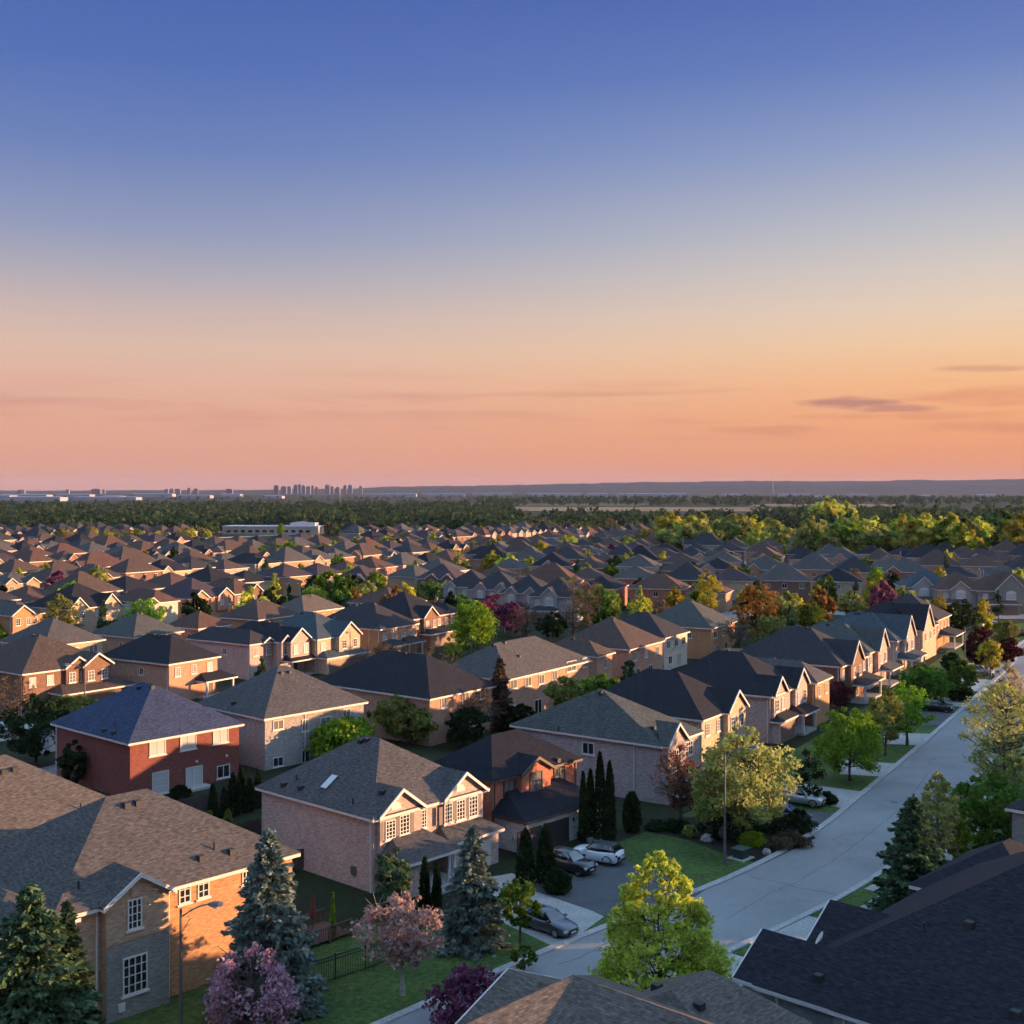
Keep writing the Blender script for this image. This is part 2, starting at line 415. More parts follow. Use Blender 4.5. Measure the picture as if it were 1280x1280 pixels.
        for i in range(1, gx): x = -a+w*i/gx; bx(m, x-.035, x+.035, -b+fr, b-fr, 0, .075)
        for i in range(1, gz): y = -b+h*i/gz; bx(m, -a+fr, a-fr, y-.025, y+.025, 0, .07)
        if sill: bx(m, -a-.12, a+.12, -b-.12, -b, 0, .14)
        if arch:
            r = a; pts = [(r*math.cos(math.pi*k/8), b+r*.55*math.sin(math.pi*k/8)) for k in range(9)]
            n = len(m.v); m.v += [fn(x, y, .06) for x, y in pts]; m.f.append(tuple(range(n, n+9)))
        o = m.build(name, frame, s.root)
        g = MB(); bx(g, -a+fr*.6, a-fr*.6, -b+fr*.6, b-fr*.6, 0, .035)
        g.build(sub, pane, o)
        return o
    def winpx(s, x0, y0, x1, y1, face='f', off=0.0, **kw):
        f = s.fz if face == 'f' else s.lz
        cx, cy = (x0+x1)/2, (y0+y1)/2
        c, z = f(cx, cy, off); a, _ = f(x0, cy, off); b, _ = f(x1, cy, off); _, t = f(cx, y0, off); _, u = f(cx, y1, off)
        return s.opening(face, c, z, abs(b-a), abs(t-u), off=off, **kw)
    def garage(s, x0, x1, z1, y, mat=GARAGE, rows=4):
        m = MB(); h = z1/rows
        m.box(x0, x1, y-.05, y+.02, 0.02, z1)
        for i in range(rows): m.box(x0+.04, x1-.04, y-.08, y-.051, i*h+.05, (i+1)*h-.03)
        return m.build('garage_door', mat, s.root)
    def vent(s, px, py, kind='box'):
        """small vent resting on the left or front main slope, found by ray casting"""
        best = None
        d0 = Vector(((px-CX)/F, 1, -(py-HY)/F)); o = Vector((0, 0, H))
        mw = s.root.matrix_basis.inverted(); oo = mw @ o; dd = mw.to_3x3() @ d0
        for f in s.roof.f:
            p = [Vector(s.roof.v[i]) for i in f]; n = (p[1]-p[0]).cross(p[2]-p[0])
            if n.length < 1e-6 or abs(n.normalized().z) < .2 or n.dot(dd) >= 0: continue
            t = n.dot(p[0]-oo)/n.dot(dd); q = oo+dd*t
            ins = all((p[(i+1) % len(p)]-p[i]).cross(q-p[i]).dot(n) >= -1e-3 for i in range(len(p)))
            if ins and (best is None or t < best[0]): best = (t, q)
        if not best: return
        q = best[1]; m = MB()
        if kind == 'box': m.box(q.x-.22, q.x+.22, q.y-.22, q.y+.22, q.z-.14, q.z+.26)
        else: m.tube([q-Vector((0,0,.1)), q+Vector((0,0,.5))], [.07,.07], 8)
        m.build('roof_vent' if kind == 'box' else 'vent_pipe', VENT, s.root)
    def spout(s, face, c, z0, z1, mat=None):
        m = MB()
        if face == 'f': m.box(c-.05, c+.05, -.11, -.005, z0, z1)
        else: m.box(-.11, -.005, c-.05, c+.05, z0, z1)
        m.build('downspout', mat or s.tm, s.root)
    def done(s):
        s.wall.build('wall', s.wm, s.root); s.roof.build('roof', s.rm, s.root); s.trim.build('eave_trim', s.tm, s.root)
        return s.root

def house(C, az, Rx, Lx, wall, roof, label, e=6.0, pitch=33, trim=WHITE, w=None, dp=None, group=None, name='detached_house', **kw):
    P = at(C[0], C[1], e); P.z = 0
    # the eave corner seen in the photo overhangs the wall corner
    if w is None: w = dist_along(P, U(az), Rx) - 0.9
    if dp is None: dp = dist_along(P, B(az), Lx) - 0.9
    P = P + U(az)*0.45 + B(az)*0.45
    return Hs(name, P, az, w, dp, e, pitch, wall, roof, trim, label, group, **kw)
def autowin(h, rng, front=True, rear=False, left=1, n=None, frame=None, grid=(2, 1), zlow=True, skip=()):
    n = n or max(2, int(h.w/3.4)); fr = frame or h.tm
    for i in range(n):
        if i in skip: continue
        x = h.w*(i+.5)/n
        h.opening('f', x, 4.55, rng.choice((1.1, 1.5, 1.8)), 1.35, grid=grid, frame=fr, pane=rng.choice((GLASS, GLASSG, GLASSG, BLIND)))
    if zlow:
        if rear: h.opening('f', h.w*.62, 1.35, 1.8, 2.2, grid=(2,1), frame=fr, name='patio_door', pane=rng.choice((GLASS, BLIND)), sill=False)
        h.opening('f', h.w*.25, 1.75, 1.5, 1.4, grid=grid, frame=fr, pane=GLASS)
    for i in range(left):
        h.opening('l', h.dp*(.3+.4*i), 4.4, .9, 1.1, grid=(2,1), frame=fr, pane=GLASS)
# ------------------------------------------------------------------ vegetation
def np_mesh(name, V, quads, mat, smooth=False):
    m = bpy.data.meshes.new(name)
    V = np.asarray(V, dtype=np.float32); Q = np.asarray(quads, dtype=np.int32)
    m.vertices.add(len(V)); m.vertices.foreach_set('co', V.ravel())
    m.loops.add(Q.size); m.loops.foreach_set('vertex_index', Q.ravel())
    m.polygons.add(len(Q)); m.polygons.foreach_set('loop_start', np.arange(0, Q.size, Q.shape[1], dtype=np.int32))
    m.update(calc_edges=True); m.validate()
    if mat: m.materials.append(mat)
    return m
def leaf_quads(P, size, rng, long=1.0, dirs=None, flat=0.0):
    """one small quad per point; dirs = preferred long direction"""
    n = len(P)
    a = rng.normal(size=(n, 3)) if dirs is None else dirs + rng.normal(size=(n, 3))*.35
    a /= np.linalg.norm(a, axis=1, keepdims=True) + 1e-9
    r = rng.normal(size=(n, 3))
    if flat: r[:, 2] *= (1-flat)
    b = np.cross(a, r); b[:, 2] *= (1-flat)
    b /= np.linalg.norm(b, axis=1, keepdims=True) + 1e-9
    s = (size*(0.6+0.8*rng.random(n)))[:, None]
    a = a*s*long*.5; b = b*s*.5
    V = np.stack([P-a, P+b*.9, P+a, P-b*.9], axis=1).reshape(-1, 3)
    return V, np.arange(4*n).reshape(n, 4)
ENV = {
    'round': lambda t: np.clip(np.sin(np.pi*np.clip(t*.94+.05, 0, 1)), 0, 1)**.62,
    'cone': lambda t: np.clip((1-t)**.75*np.minimum(1, t*5+.45), 0.03, 1),
    'pyr': lambda t: np.clip((1-t)**.52*np.minimum(1, t*3.2+.62), 0.03, 1)*1.02,
    'vase': lambda t: np.clip((t+.12)**.55*np.clip((1.08-t)*2.2, 0, 1)**.6, 0.05, 1),
    'flat': lambda t: np.clip(np.sin(np.pi*np.clip(t*.8+.2, 0, 1)), 0, 1)**.5,
    'oval': lambda t: np.clip(np.sin(np.pi*np.clip(t*.93+.06, 0, 1)), 0, 1)**.8,
}
def tree_data(seed, h, w, env='round', nclump=70, per=90, leaf=.28, th=.22, crad=.13, mat=None, bark=None, limbs=30, trunk_r=None, long=1.3, hollow=.45, lean=0, multi=1, twigs=0):
    """returns (trunk mesh, crown mesh): clumps of leaf-size faces on limbs, with gaps between the clumps"""
    rng = np.random.default_rng(seed); pr = random.Random(seed)
    z0 = h*th; ch = h-z0; f = ENV[env]
    t = rng.random(nclump*3); keep = rng.random(nclump*3) < f(t)+.05; t = t[keep][:nclump]
    ang = rng.random(len(t))*2*np.pi
    lob = 1+.16*np.sin(ang*2+seed)+.12*np.sin(ang*3+seed*2.1+t*5)
    rr = (hollow+(1-hollow)*np.sqrt(rng.random(len(t))))*f(t)*w/2*lob*.9
    C = np.stack([rr*np.cos(ang), rr*np.sin(ang), z0+t*ch*.97], axis=1)
    C[:, 0] += lean*(C[:, 2]/h)
    cr = crad*w*(.55+.8*rng.random(len(t)))*np.clip(f(t)*1.2, .4, 1)
    k = (per*(.5+rng.random(len(t)))).astype(int)
    idx = np.repeat(np.arange(len(t)), k)
    g = rng.normal(size=(len(idx), 3)); g /= np.linalg.norm(g, axis=1, keepdims=True)
    g *= (rng.random((len(idx), 1))**.45)
    P = C[idx]+g*cr[idx][:, None]*np.array([1, 1, .8])
    P[:, 2] = np.clip(P[:, 2], z0*.55, h)
    V, Q = leaf_quads(P, leaf, rng, long)
    crown = np_mesh('crown', V, Q, mat)
    mb = MB(); tr = trunk_r or h*.018+.03
    tops = []
    for m_ in range(multi):
        a = 2*math.pi*m_/multi+seed; off = .0 if multi == 1 else .22
        pts = [(math.cos(a)*off*.4, math.sin(a)*off*.4, 0)]; rad = [tr*1.35]
        n = 6
        for i in range(1, n+1):
            q = i/n; sp = 0 if multi == 1 else w*.16*q
            pts.append((math.cos(a)*(off*.4+sp)+pr.uniform(-1, 1)*.05*h*q*.3+lean*q, math.sin(a)*(off*.4+sp)+pr.uniform(-1, 1)*.05*h*q*.3, h*.88*q))
            rad.append(tr*(1.02-.9*q))
        mb.tube(pts, rad, 7); tops.append(pts)
    for i in rng.permutation(len(t))[:limbs]:
        c = Vector(C[i]); pts = tops[pr.randrange(multi)]
        zb = max(z0*.75, min(c.z-.25*(Vector((c.x, c.y, 0)).length+.3)*1.6, h*.8)); q = zb/(h*.88)*6; j = min(5, int(q)); fr = q-j
        b = Vector(pts[j]).lerp(Vector(pts[j+1]), fr)
        mid = b.lerp(c, .5)+Vector((pr.uniform(-.1, .1), pr.uniform(-.1, .1), -.05*w*pr.random()))
        r0 = tr*max(.18, .55*(1-zb/h))
        mb.tube([b, mid, c], [r0, r0*.6, r0*.22], 5)
        for _ in range(twigs):
            e = c+Vector(rng.normal(size=3))*cr[i]*.9; s_ = mid.lerp(c, pr.random()*.9+.1)
            mb.tube([s_, s_.lerp(e, .5)+Vector((0, 0, .08)), e], [.03, .022, .012], 3, cap=False)
    return mb.mesh('trunk', bark or BARK), crown
def spruce_data(seed, h, w, mat, dens=1.0, droop=.18, th=.05, needle=.24, gap=1.0, reps=9):
    rng = np.random.default_rng(seed); pr = random.Random(seed)
    P = []; D = []; mb = MB()
    mb.tube([(0, 0, 0), (0, 0, h*.5), (0, 0, h*.98)], [h*.02+.04, h*.012+.02, .015], 7)
    z = h*th
    while z < h*.985:
        t = z/h; r = w/2*((1-t)**.82*1.0+.015)*pr.uniform(.78, 1.12)
        nb = max(3, int((5+6*(1-t))*dens)); a0 = pr.uniform(0, 6.28)
        for k in range(nb):
            a = a0+2*math.pi*k/nb+pr.uniform(-.25, .25); rl = r*pr.uniform(.72, 1.12)
            n = max(3, int(rl/.16)); q = np.linspace(.12, 1, n)
            dz = -droop*rl*q+.14*rl*np.clip(q-.6, 0, 1)**1.0+(t*.35)*rl*q+pr.uniform(-.06, .06)*rl*q
            line = np.stack([np.cos(a)*rl*q, np.sin(a)*rl*q, z+dz], axis=1)
            d = np.array([math.cos(a), math.sin(a), -.15])
            for rep in range(reps):
                sd = (1.05-q)[:, None]*rl*.34*rng.normal(size=(n, 1))*np.array([[-math.sin(a), math.cos(a), 0]])
                P.append(line+sd+rng.normal(size=(n, 3))*np.array([.05, .05, .06])); D.append(np.repeat(d[None], n, 0)+np.sign(sd)*.5*np.abs(np.array([[math.sin(a), math.cos(a), 0]])))
            if rl > .5: mb.tube([(0, 0, z), tuple(line[-1]*np.array([.8, .8, 1]))], [.03, .01], 3, cap=False)
        z += (.26+.16*(1-t))*gap*pr.uniform(.85, 1.15)
    P.append(np.stack([np.zeros(6), np.zeros(6), np.linspace(h*.93, h, 6)], 1)); D.append(np.repeat(np.array([[0, 0, 1.]]), 6, 0))
    P = np.concatenate(P); D = np.concatenate(D)
    V, Q = leaf_quads(P, needle, rng, 1.5, D, flat=.25)
    return mb.mesh('trunk', BARK), np_mesh('crown', V, Q, mat)
def column_data(seed, h, w, mat, n=1800, leaf=.2, prof=None, trunk=True):
    """dense clipped or columnar evergreen: upright sprays over a bumpy column"""
    rng = np.random.default_rng(seed)
    t = rng.random(n)**.85; a = rng.random(n)*2*np.pi
    f = (prof or (lambda t: np.clip((1-t)**.55*np.minimum(1, t*4+.62), .04, 1)))(t)
    r = f*w/2*(.86+.16*np.sin(a*4+t*11+seed)*.6+.1*rng.normal(size=n)*.8)*np.where(rng.random(n) < .25, rng.random(n), 1)
    P = np.stack([r*np.cos(a), r*np.sin(a), .05+t*(h-.08)], 1)
    D = np.stack([np.cos(a)*.45, np.sin(a)*.45, np.ones(n)], 1)
    V, Q = leaf_quads(P, leaf, rng, 1.6, D)
    mb = MB(); mb.tube([(0, 0, 0), (0, 0, h*.8)], [.09, .03], 6)
    return mb.mesh('stem', BARK), np_mesh('foliage', V, Q, mat)
def plant(name, data, loc, label, cat='tree', group=None, rz=None, scale=1.0, parts=('trunk', 'crown')):
    r = empty(name, (loc[0], loc[1], loc[2] if len(loc) > 2 else 0), (rz if rz is not None else (loc[0]*7.3+loc[1]*3.1) % 6.28), label, cat, group)
    if isinstance(scale, (int, float)): scale = (scale,)*3
    r.scale = scale
    for nm, me in zip(parts, data):
        o = bpy.data.objects.new(nm, me); COL.objects.link(o); o.parent = r
    return r
LM = dict(
    lime=leafmat('leaf_lime', (.32,.40,.05), (.47,.53,.08), (.60,.61,.12), .5),
    green=leafmat('leaf_green', (.05,.11,.02), (.10,.19,.03), (.17,.26,.045)),
    bright=leafmat('leaf_bright', (.10,.19,.02), (.18,.31,.03), (.27,.40,.04)),
    dark=leafmat('leaf_dark', (.014,.028,.012), (.025,.045,.018), (.04,.06,.025), .2),
    olive=leafmat('leaf_olive', (.16,.185,.045), (.245,.27,.07), (.32,.34,.10)),
    willow=leafmat('leaf_willow', (.27,.30,.085), (.38,.40,.125), (.47,.47,.17), .45),
    gold=leafmat('leaf_gold', (.30,.27,.03), (.42,.37,.045), (.5,.42,.06)),
    orange=leafmat('leaf_orange', (.22,.12,.035), (.30,.17,.045), (.36,.21,.05)),
    pink=leafmat('leaf_pink', (.40,.19,.26), (.55,.31,.38), (.64,.42,.48)),
    dusky=leafmat('leaf_dusky', (.24,.13,.13), (.37,.23,.225), (.48,.34,.32)),
    purple=leafmat('leaf_purple', (.10,.025,.06), (.17,.05,.11), (.30,.13,.22)),
    burg=leafmat('leaf_burgundy', (.04,.012,.016), (.065,.018,.024), (.10,.03,.035)),
    rust=leafmat('leaf_rust', (.16,.06,.035), (.25,.10,.06), (.30,.15,.09)),
    beige=leafmat('leaf_beige', (.30,.24,.15), (.40,.33,.22), (.48,.40,.28)),
    magenta=leafmat('leaf_magenta', (.13,.022,.05), (.21,.04,.085), (.28,.07,.12)),
    bluegreen=leafmat('needle_blue', (.11,.16,.14), (.165,.22,.195), (.23,.29,.25), .2),
    spruce=leafmat('needle_green', (.045,.085,.045), (.075,.125,.065), (.12,.175,.09), .2),
    brown=leafmat('leaf_brown', (.09,.065,.045), (.14,.10,.07), (.19,.14,.09)),
    arbor=leafmat('arbor_vitae', (.016,.028,.012), (.026,.042,.016), (.04,.058,.022), .15),
    chart=leafmat('leaf_chartreuse', (.16,.24,.015), (.25,.34,.02), (.32,.40,.03)),
)
# ------------------------------------------------------------------ vehicles
TYRE = plain('tyre_rubber', (.012,.012,.012), 0.85); RIM = plain('alloy_rim', (.35,.35,.36), 0.3, 0.9); RIMD = plain('dark_rim', (.04,.04,.042), 0.35, 0.8)
LAMP = plain('headlight_lens', (.55,.57,.6), 0.12, spec=0.8); TAIL = plain('tail_light_lens', (.32,.012,.01), 0.2)
CHROME = plain('chrome', (.6,.6,.6), 0.15, 0.9); PLATE = plain('licence_plate', (.6,.6,.62), 0.5); TRIMB = plain('black_plastic', (.018,.018,.02), 0.6)
def paint(name, c, metal=0.3): return plain(name, c, 0.32, metal, 0.5, 0.8)
def car(kind, pm, P, heading, label, group=None, rim=RIM, detail=True, roofm=None):
    """car pointing along heading (azimuth); local +x forward"""
    r = empty('parked_car', (P.x, P.y, 0.035), R(90-heading), label, 'car', group)
    if kind == 'sedan':
        st = [(2.40,.42,.62,.50),(2.34,.28,.70,.70),(2.15,.22,.77,.83),(1.75,.20,.85,.90),(1.2,.20,.93,.92),(.6,.20,.97,.925),(0,.20,.98,.925),(-.8,.20,1.0,.925),(-1.5,.20,1.04,.91),(-2.0,.22,1.07,.88),(-2.32,.30,1.05,.80),(-2.42,.42,.86,.66)]
        g = dict(xb=(1.12,-1.95), xt=(.28,-1.0), zb=.96, zt=1.455, wb=.84, wt=.60); wr=.33; wx=(1.42,-1.38)
    elif kind == 'suv':
        st = [(2.22,.50,.75,.55),(2.16,.34,.88,.74),(2.0,.26,.98,.86),(1.6,.25,1.06,.94),(1.1,.25,1.10,.96),(.5,.25,1.12,.965),(-.3,.25,1.14,.965),(-1.1,.25,1.17,.965),(-1.7,.25,1.2,.94),(-2.05,.28,1.2,.88),(-2.2,.38,1.1,.80),(-2.24,.48,.85,.74)]
        g = dict(xb=(.98,-2.12), xt=(.22,-1.72), zb=1.10, zt=1.64, wb=.88, wt=.66); wr=.41; wx=(1.38,-1.33)
    else:
        st = [(2.75,.55,.85,.70),(2.68,.40,1.02,.86),(2.4,.36,1.12,.95),(1.6,.36,1.18,.98),(1.0,.36,1.2,.98),(0,.36,1.2,.98),(-.9,.36,1.2,.98),(-1.0,.36,1.2,.98),(-2.6,.36,1.2,.97),(-2.7,.45,1.18,.95)]
        g = dict(xb=(1.15,-.95), xt=(.45,-.75), zb=1.18, zt=1.84, wb=.9, wt=.70); wr=.42; wx=(1.75,-1.65)
    b = MB(); prev = None
    for x, zl, zt, hw in st:
        half = [(0, zl), (hw*.86, zl), (hw*.985, zl+.10), (hw, zl+(zt-zl)*.55), (hw*.965, zt-.10), (hw*.88, zt-.015), (hw*.5, zt+.02), (0, zt+.03)]
        ring = [(x, y, z) for y, z in half]+[(x, -y, z) for y, z in half[-2:0:-1]]
        n = len(b.v); b.v += ring; k = len(ring)
        if prev is not None:
            for i in range(k): b.f.append((prev+i, prev+(i+1) % k, n+(i+1) % k, n+i))
        else: b.f.append(tuple(n+i for i in range(k)))
        prev = n
    b.f.append(tuple(prev+i for i in range(k))[::-1])
    body = b.build('body', pm, r, smooth=True)
    xb0, xb1 = g['xb']; xt0, xt1 = g['xt']; zb, zt, wb, wt = g['zb']-.06, g['zt'], g['wb'], g['wt']
    gm = MB(); lev = [(0, xb0, xb1, wb, zb), (.5, (xb0+xt0)/2+.04, (xb1+xt1)/2-.05, (wb+wt)/2+.045, (zb+zt)/2+.02), (1, xt0, xt1, wt, zt)]
    for q, xa, xc, ww, z in lev:
        xs = [xc+(xa-xc)*i/6 for i in range(7)]
        gm.v += [(x, ww*(1-.10*abs(2*i/6-1)**3), z+(.05*(1-(2*i/6-1)**2) if q == 1 else 0)) for i, x in enumerate(xs)]+[(x, -ww*(1-.10*abs(2*i/6-1)**3), z+(.05*(1-(2*i/6-1)**2) if q == 1 else 0)) for i, x in reversed(list(enumerate(xs)))]
    for l_ in range(2):
        for i in range(14): gm.f.append((l_*14+i, l_*14+(i+1) % 14, (l_+1)*14+(i+1) % 14, (l_+1)*14+i))
    gm.f.append(tuple(28+i for i in range(14)))
    gl = gm.build('glasshouse', CARGLASS, r, smooth=False)
    rf = MB(); V = gm.v[28:42]
    n = len(rf.v); rf.v += [(x*1.0, y*1.02, z+.004) for x, y, z in V]+[(x*.99, y*.9, z+.035) for x, y, z in V]
    for i in range(14): rf.f.append((i, (i+1) % 14, 14+(i+1) % 14, 14+i))
    rf.f.append(tuple(14+i for i in range(14))); rf.build('roof_panel', roofm or pm, r, smooth=True)
    pl = MB()
    for sy in (1, -1):
        for (xa, xc) in ((xb0, xt0), (xb1+.05, xt1)):
            pl.bar((xa, sy*wb*.93, zb), (xc, sy*wt*.94, zt+.02), .09, .07)
        for q in ((.52,) if kind != 'suv' else (.5, .2)):
            pl.bar((xb1+(xb0-xb1)*q, sy*(wb+.005), zb), (xt1+(xt0-xt1)*q, sy*(wt+.01), zt+.01), .08, .04)
    pl.build('pillar', roofm or pm, r)
    for x in wx:
        for sy in (1, -1):
            y = sy*(.80 if kind != 'truck' else .84)
            w = MB(); w.lathe([(wr*.62, -.11), (wr*.9, -.115), (wr, -.08), (wr, .08), (wr*.9, .115), (wr*.62, .11)], 20)
            w.v = [(x+a, y+c, wr+bb) for a, bb, c in w.v]
            to = w.build('wheel', TYRE, r, smooth=False)
            d = MB(); d.lathe([(wr*.66, -.118), (wr*.6, -.125), (.05, -.105), (.05, .105), (wr*.6, .125), (wr*.66, .118)], 15); d.v = [(x+a, y+c, wr+bb) for a, bb, c in d.v]
            d.build('rim', rim, to)
            if detail:
                a = MB(); ns = 14; rr = wr*1.17
                for i in range(ns):
                    t0, t1 = math.pi*i/ns, math.pi*(i+1)/ns; yo = sy*(st[4][3]*1.003)
                    a.quad((x+wr*.9*math.cos(t0), yo, wr+wr*.9*math.sin(t0)), (x+rr*math.cos(t0), yo, wr+rr*math.sin(t0)), (x+rr*math.cos(t1), yo, wr+rr*math.sin(t1)), (x+wr*.9*math.cos(t1), yo, wr+wr*.9*math.sin(t1)))
                a.build('wheel_arch', TRIMB, r)
    f, k = st[1], st[-2]
    for sy in (1, -1):
        m = MB(); m.box(f[0]-.34, f[0]+.015, sy*f[3]*.98-.10 if sy > 0 else sy*f[3]*.98-.12, sy*f[3]*.98+.12 if sy > 0 else sy*f[3]*.98+.10, f[2]-.20, f[2]-.03); m.build('headlight', LAMP, r)
        m = MB(); m.box(k[0]-.03, k[0]+.26, sy*k[3]*.9-.12, sy*k[3]*.9+.12, k[2]-.26, k[2]-.08); m.build('tail_light', TAIL, r)
        m = MB(); m.box(xb0-.42, xb0-.22, sy*(wb+.06), sy*(wb+.26), zb+.06, zb+.22); m.build('mirror', pm, r)
    m = MB(); m.box(st[0][0]-.02, st[0][0]+.03, -.42, .42, st[0][1]+.03, st[0][1]+.24); m.build('grille', TRIMB, r)
    m = MB(); m.box(st[0][0]-.01, st[0][0]+.045, -.26, .26, st[0][1]+.0, st[0][1]+.10); m.box(k[0]-.11, k[0]-.05, -.26, .26, k[1]+.32, k[1]+.44); m.build('licence_plate', PLATE, r)
    m = MB(); m.box(st[0][0]-.15, st[0][0]+.02, -st[0][3]*.95, st[0][3]*.95, st[0][1]-.16, st[0][1]-.02); m.box(k[0]-.06, k[0]+.1, -k[3]*.95, k[3]*.95, k[1]-.04, k[1]+.14); m.build('bumper', TRIMB if kind == 'suv' else pm, r)
    return r
# ------------------------------------------------------------------ street furniture
def street_light(P, h, arm_dir, label, pole=POLE, reach=2.2, group=None):
    r = empty('street_light', (P.x, P.y, 0), 0, label, 'street light', group)
    m = MB(); m.tube([(0,0,0),(0,0,h*.4),(0,0,h)], [.13,.10,.07], 10); m.build('pole', pole, r)
    m = MB(); m.tube([(0,0,0),(0,0,.5)], [.19,.17], 10); m.build('base', pole, r)
    d = Vector(arm_dir).normalized(); up = Vector((0,0,1))
    pts = [up*(h-.5)]+[up*(h-.5+.75*math.sin(q*1.5))+d*(reach*q) for q in (.2,.4,.6,.8,1)]
    m = MB(); m.tube(pts, [.045]*6, 8); m.tube([up*(h-1.5), up*(h-.55)+d*reach*.35], [.03,.03], 6); m.build('arm', METAL, r)
    e = pts[-1]; m = MB(); s = Vector((-d.y, d.x, 0))
    for a, wd, z0, z1 in ((0,.10,-.06,.06),(.25,.22,-.10,.12),(.6,.25,-.11,.13),(.85,.14,-.08,.06)):
        m.v += [tuple(e+d*a+s*wd+up*z0), tuple(e+d*a-s*wd+up*z0), tuple(e+d*a-s*wd*.7+up*z1), tuple(e+d*a+s*wd*.7+up*z1)]
    for i in range(3):
        for k in range(4): m.f.append((i*4+k, i*4+(k+1) % 4, i*4+4+(k+1) % 4, i*4+4+k))
    m.f += [(3,2,1,0), (12,13,14,15)]
    hd = m.build('lamp_head', METAL, r)
    m = MB(); c = e+d*.45-up*.10; m.lathe([(.20,0),(.17,-.10),(.06,-.16)], 12, tuple(c)); m.build('lens', LAMP, hd)
    return r
# ------------------------------------------------------------------ setting
def struct(name, mb, mat, loc=None):
    o = mb.build(name, mat, loc=loc); o['kind'] = 'structure'; return o
g = MB(); E_ = 17950.0
g.quad((-E_, -400, 0), (E_, -400, 0), (E_, E_, 0), (-E_, E_, 0))
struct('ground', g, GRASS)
def catmull(P, n=8):
    P = [Vector(p) for p in P]; out = []
    for i in range(len(P)-1):
        a, b, c, d = P[max(i-1, 0)], P[i], P[i+1], P[min(i+2, len(P)-1)]
        for k in range(n):
            t = k/n
            out.append(.5*((2*b)+(c-a)*t+(2*a-5*b+4*c-d)*t*t+(3*b-a-3*c+d)*t**3))
    return out+[P[-1]]
def offset(line, w):
    out = []
    for i, p in enumerate(line):
        t = (line[min(i+1, len(line)-1)]-line[max(i-1, 0)]).normalized()
        out.append(p+Vector((t.y, -t.x))*w)
    return out
def strip(name, l1, l2, z, mat, z2=None):
    m = MB()
    for i in range(len(l1)-1):
        m.quad((*l2[i], z), (*l2[i+1], z), (*l1[i+1], z), (*l1[i], z))
        if z2 is not None:
            m.quad((*l1[i], z2), (*l1[i], z), (*l1[i+1], z), (*l1[i+1], z2))
            m.quad((*l2[i], z), (*l2[i], z2), (*l2[i+1], z2), (*l2[i+1], z))
    return struct(name, m, mat)
LC = catmull([(-60, 12), (-34, 42), (-20, 58), (-7.4, 72), (3, 83.5), (18.5, 99.2), (28.2, 111.6), (37.2, 126.3), (51, 149.5), (68.2, 179), (81, 201), (95, 226), (105, 248), (120, 268), (146, 288), (200, 310)])
RC = offset(LC, 8.6)
strip('road', LC, RC, .012, ASPH)
strip('kerb', offset(LC, -.55), offset(LC, .05), .13, KERB, 0)
strip('kerb', offset(RC, -.05), offset(RC, .45), .13, KERB, 0)
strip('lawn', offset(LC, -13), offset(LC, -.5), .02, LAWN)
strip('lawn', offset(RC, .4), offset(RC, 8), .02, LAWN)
strip('sidewalk', offset(RC, 2.3), offset(RC, 4.0), .026, CONC)
def patch(name, pts, mat, z):
    m = MB(); P = [at(x, y, 0) for x, y in pts]
    m.quad(*[(p.x, p.y, z) for p in P]); 
    o = struct(name, m, mat)
    if o.data.polygons[0].normal.z < 0: o.data.flip_normals()
    return o
for i, (p, mt) in enumerate([
    ([(604,1098),(640,1092),(755,1146),(742,1156),(699,1187),(612,1146)], CONC),
    ([(648,1108),(738,1062),(884,1111),(868,1122),(772,1150),(690,1122)], DASPH),
    ([(968,1012),(1046,1017),(1023,1040),(960,1040)], DASPH),
    ([(1005,980),(1079,990),(1056,1011),(1004,1002)], CONC),
    ([(1050,950),(1121,955),(1100,971),(1050,968)], CONC),
    ([(1105,915),(1167,918),(1147,932),(1105,930)], CONC),
    ([(1140,890),(1195,891),(1174,907),(1140,905)], DASPH),
    ([(1180,872),(1213,873),(1203,884),(1180,882)], CONC),
    ([(1195,848),(1242,850),(1226,865),(1195,862)], CONC),
    ([(1200,829),(1262,830),(1246,845),(1200,844)], CONC)]):
    patch('driveway', p, mt, .034+.0008*i)
CRK = plain('tar_seam', (.10,.098,.10), .7)
def crack(pts, w=.07, z=.017):
    rr = random.Random(len(pts)*7+int(pts[0][0])); P = [at(*p, 0).xy for p in pts]; Q = []
    for a, b in zip(P, P[1:]):
        n = max(2, int((b-a).length/.7))
        for i in range(n): Q.append(a.lerp(b, i/n)+Vector((rr.uniform(-.13, .13), rr.uniform(-.13, .13))))
    Q.append(P[-1]); strip('road_seam', Q, offset(Q, w*1.3), z, CRK)
crack([(938,1096),(990,1107),(1046,1119)]); crack([(992,1105),(1050,1070),(1126,1011),(1160,965)], .05); crack([(905,1150),(960,1118),(992,1105)], .05)
crack([(1078,999),(1115,1001),(1150,1003)]); crack([(1128,960),(1168,958),(1204,961)]); crack([(700,1205),(735,1192),(770,1172)], .06); crack([(1168,930),(1225,932)])
m = MB(); q = at(1118, 1003, 0); m.lathe([(.42,.0),(.42,.018)], 20, (q.x, q.y, 0)); struct('manhole_cover', m, CRK)
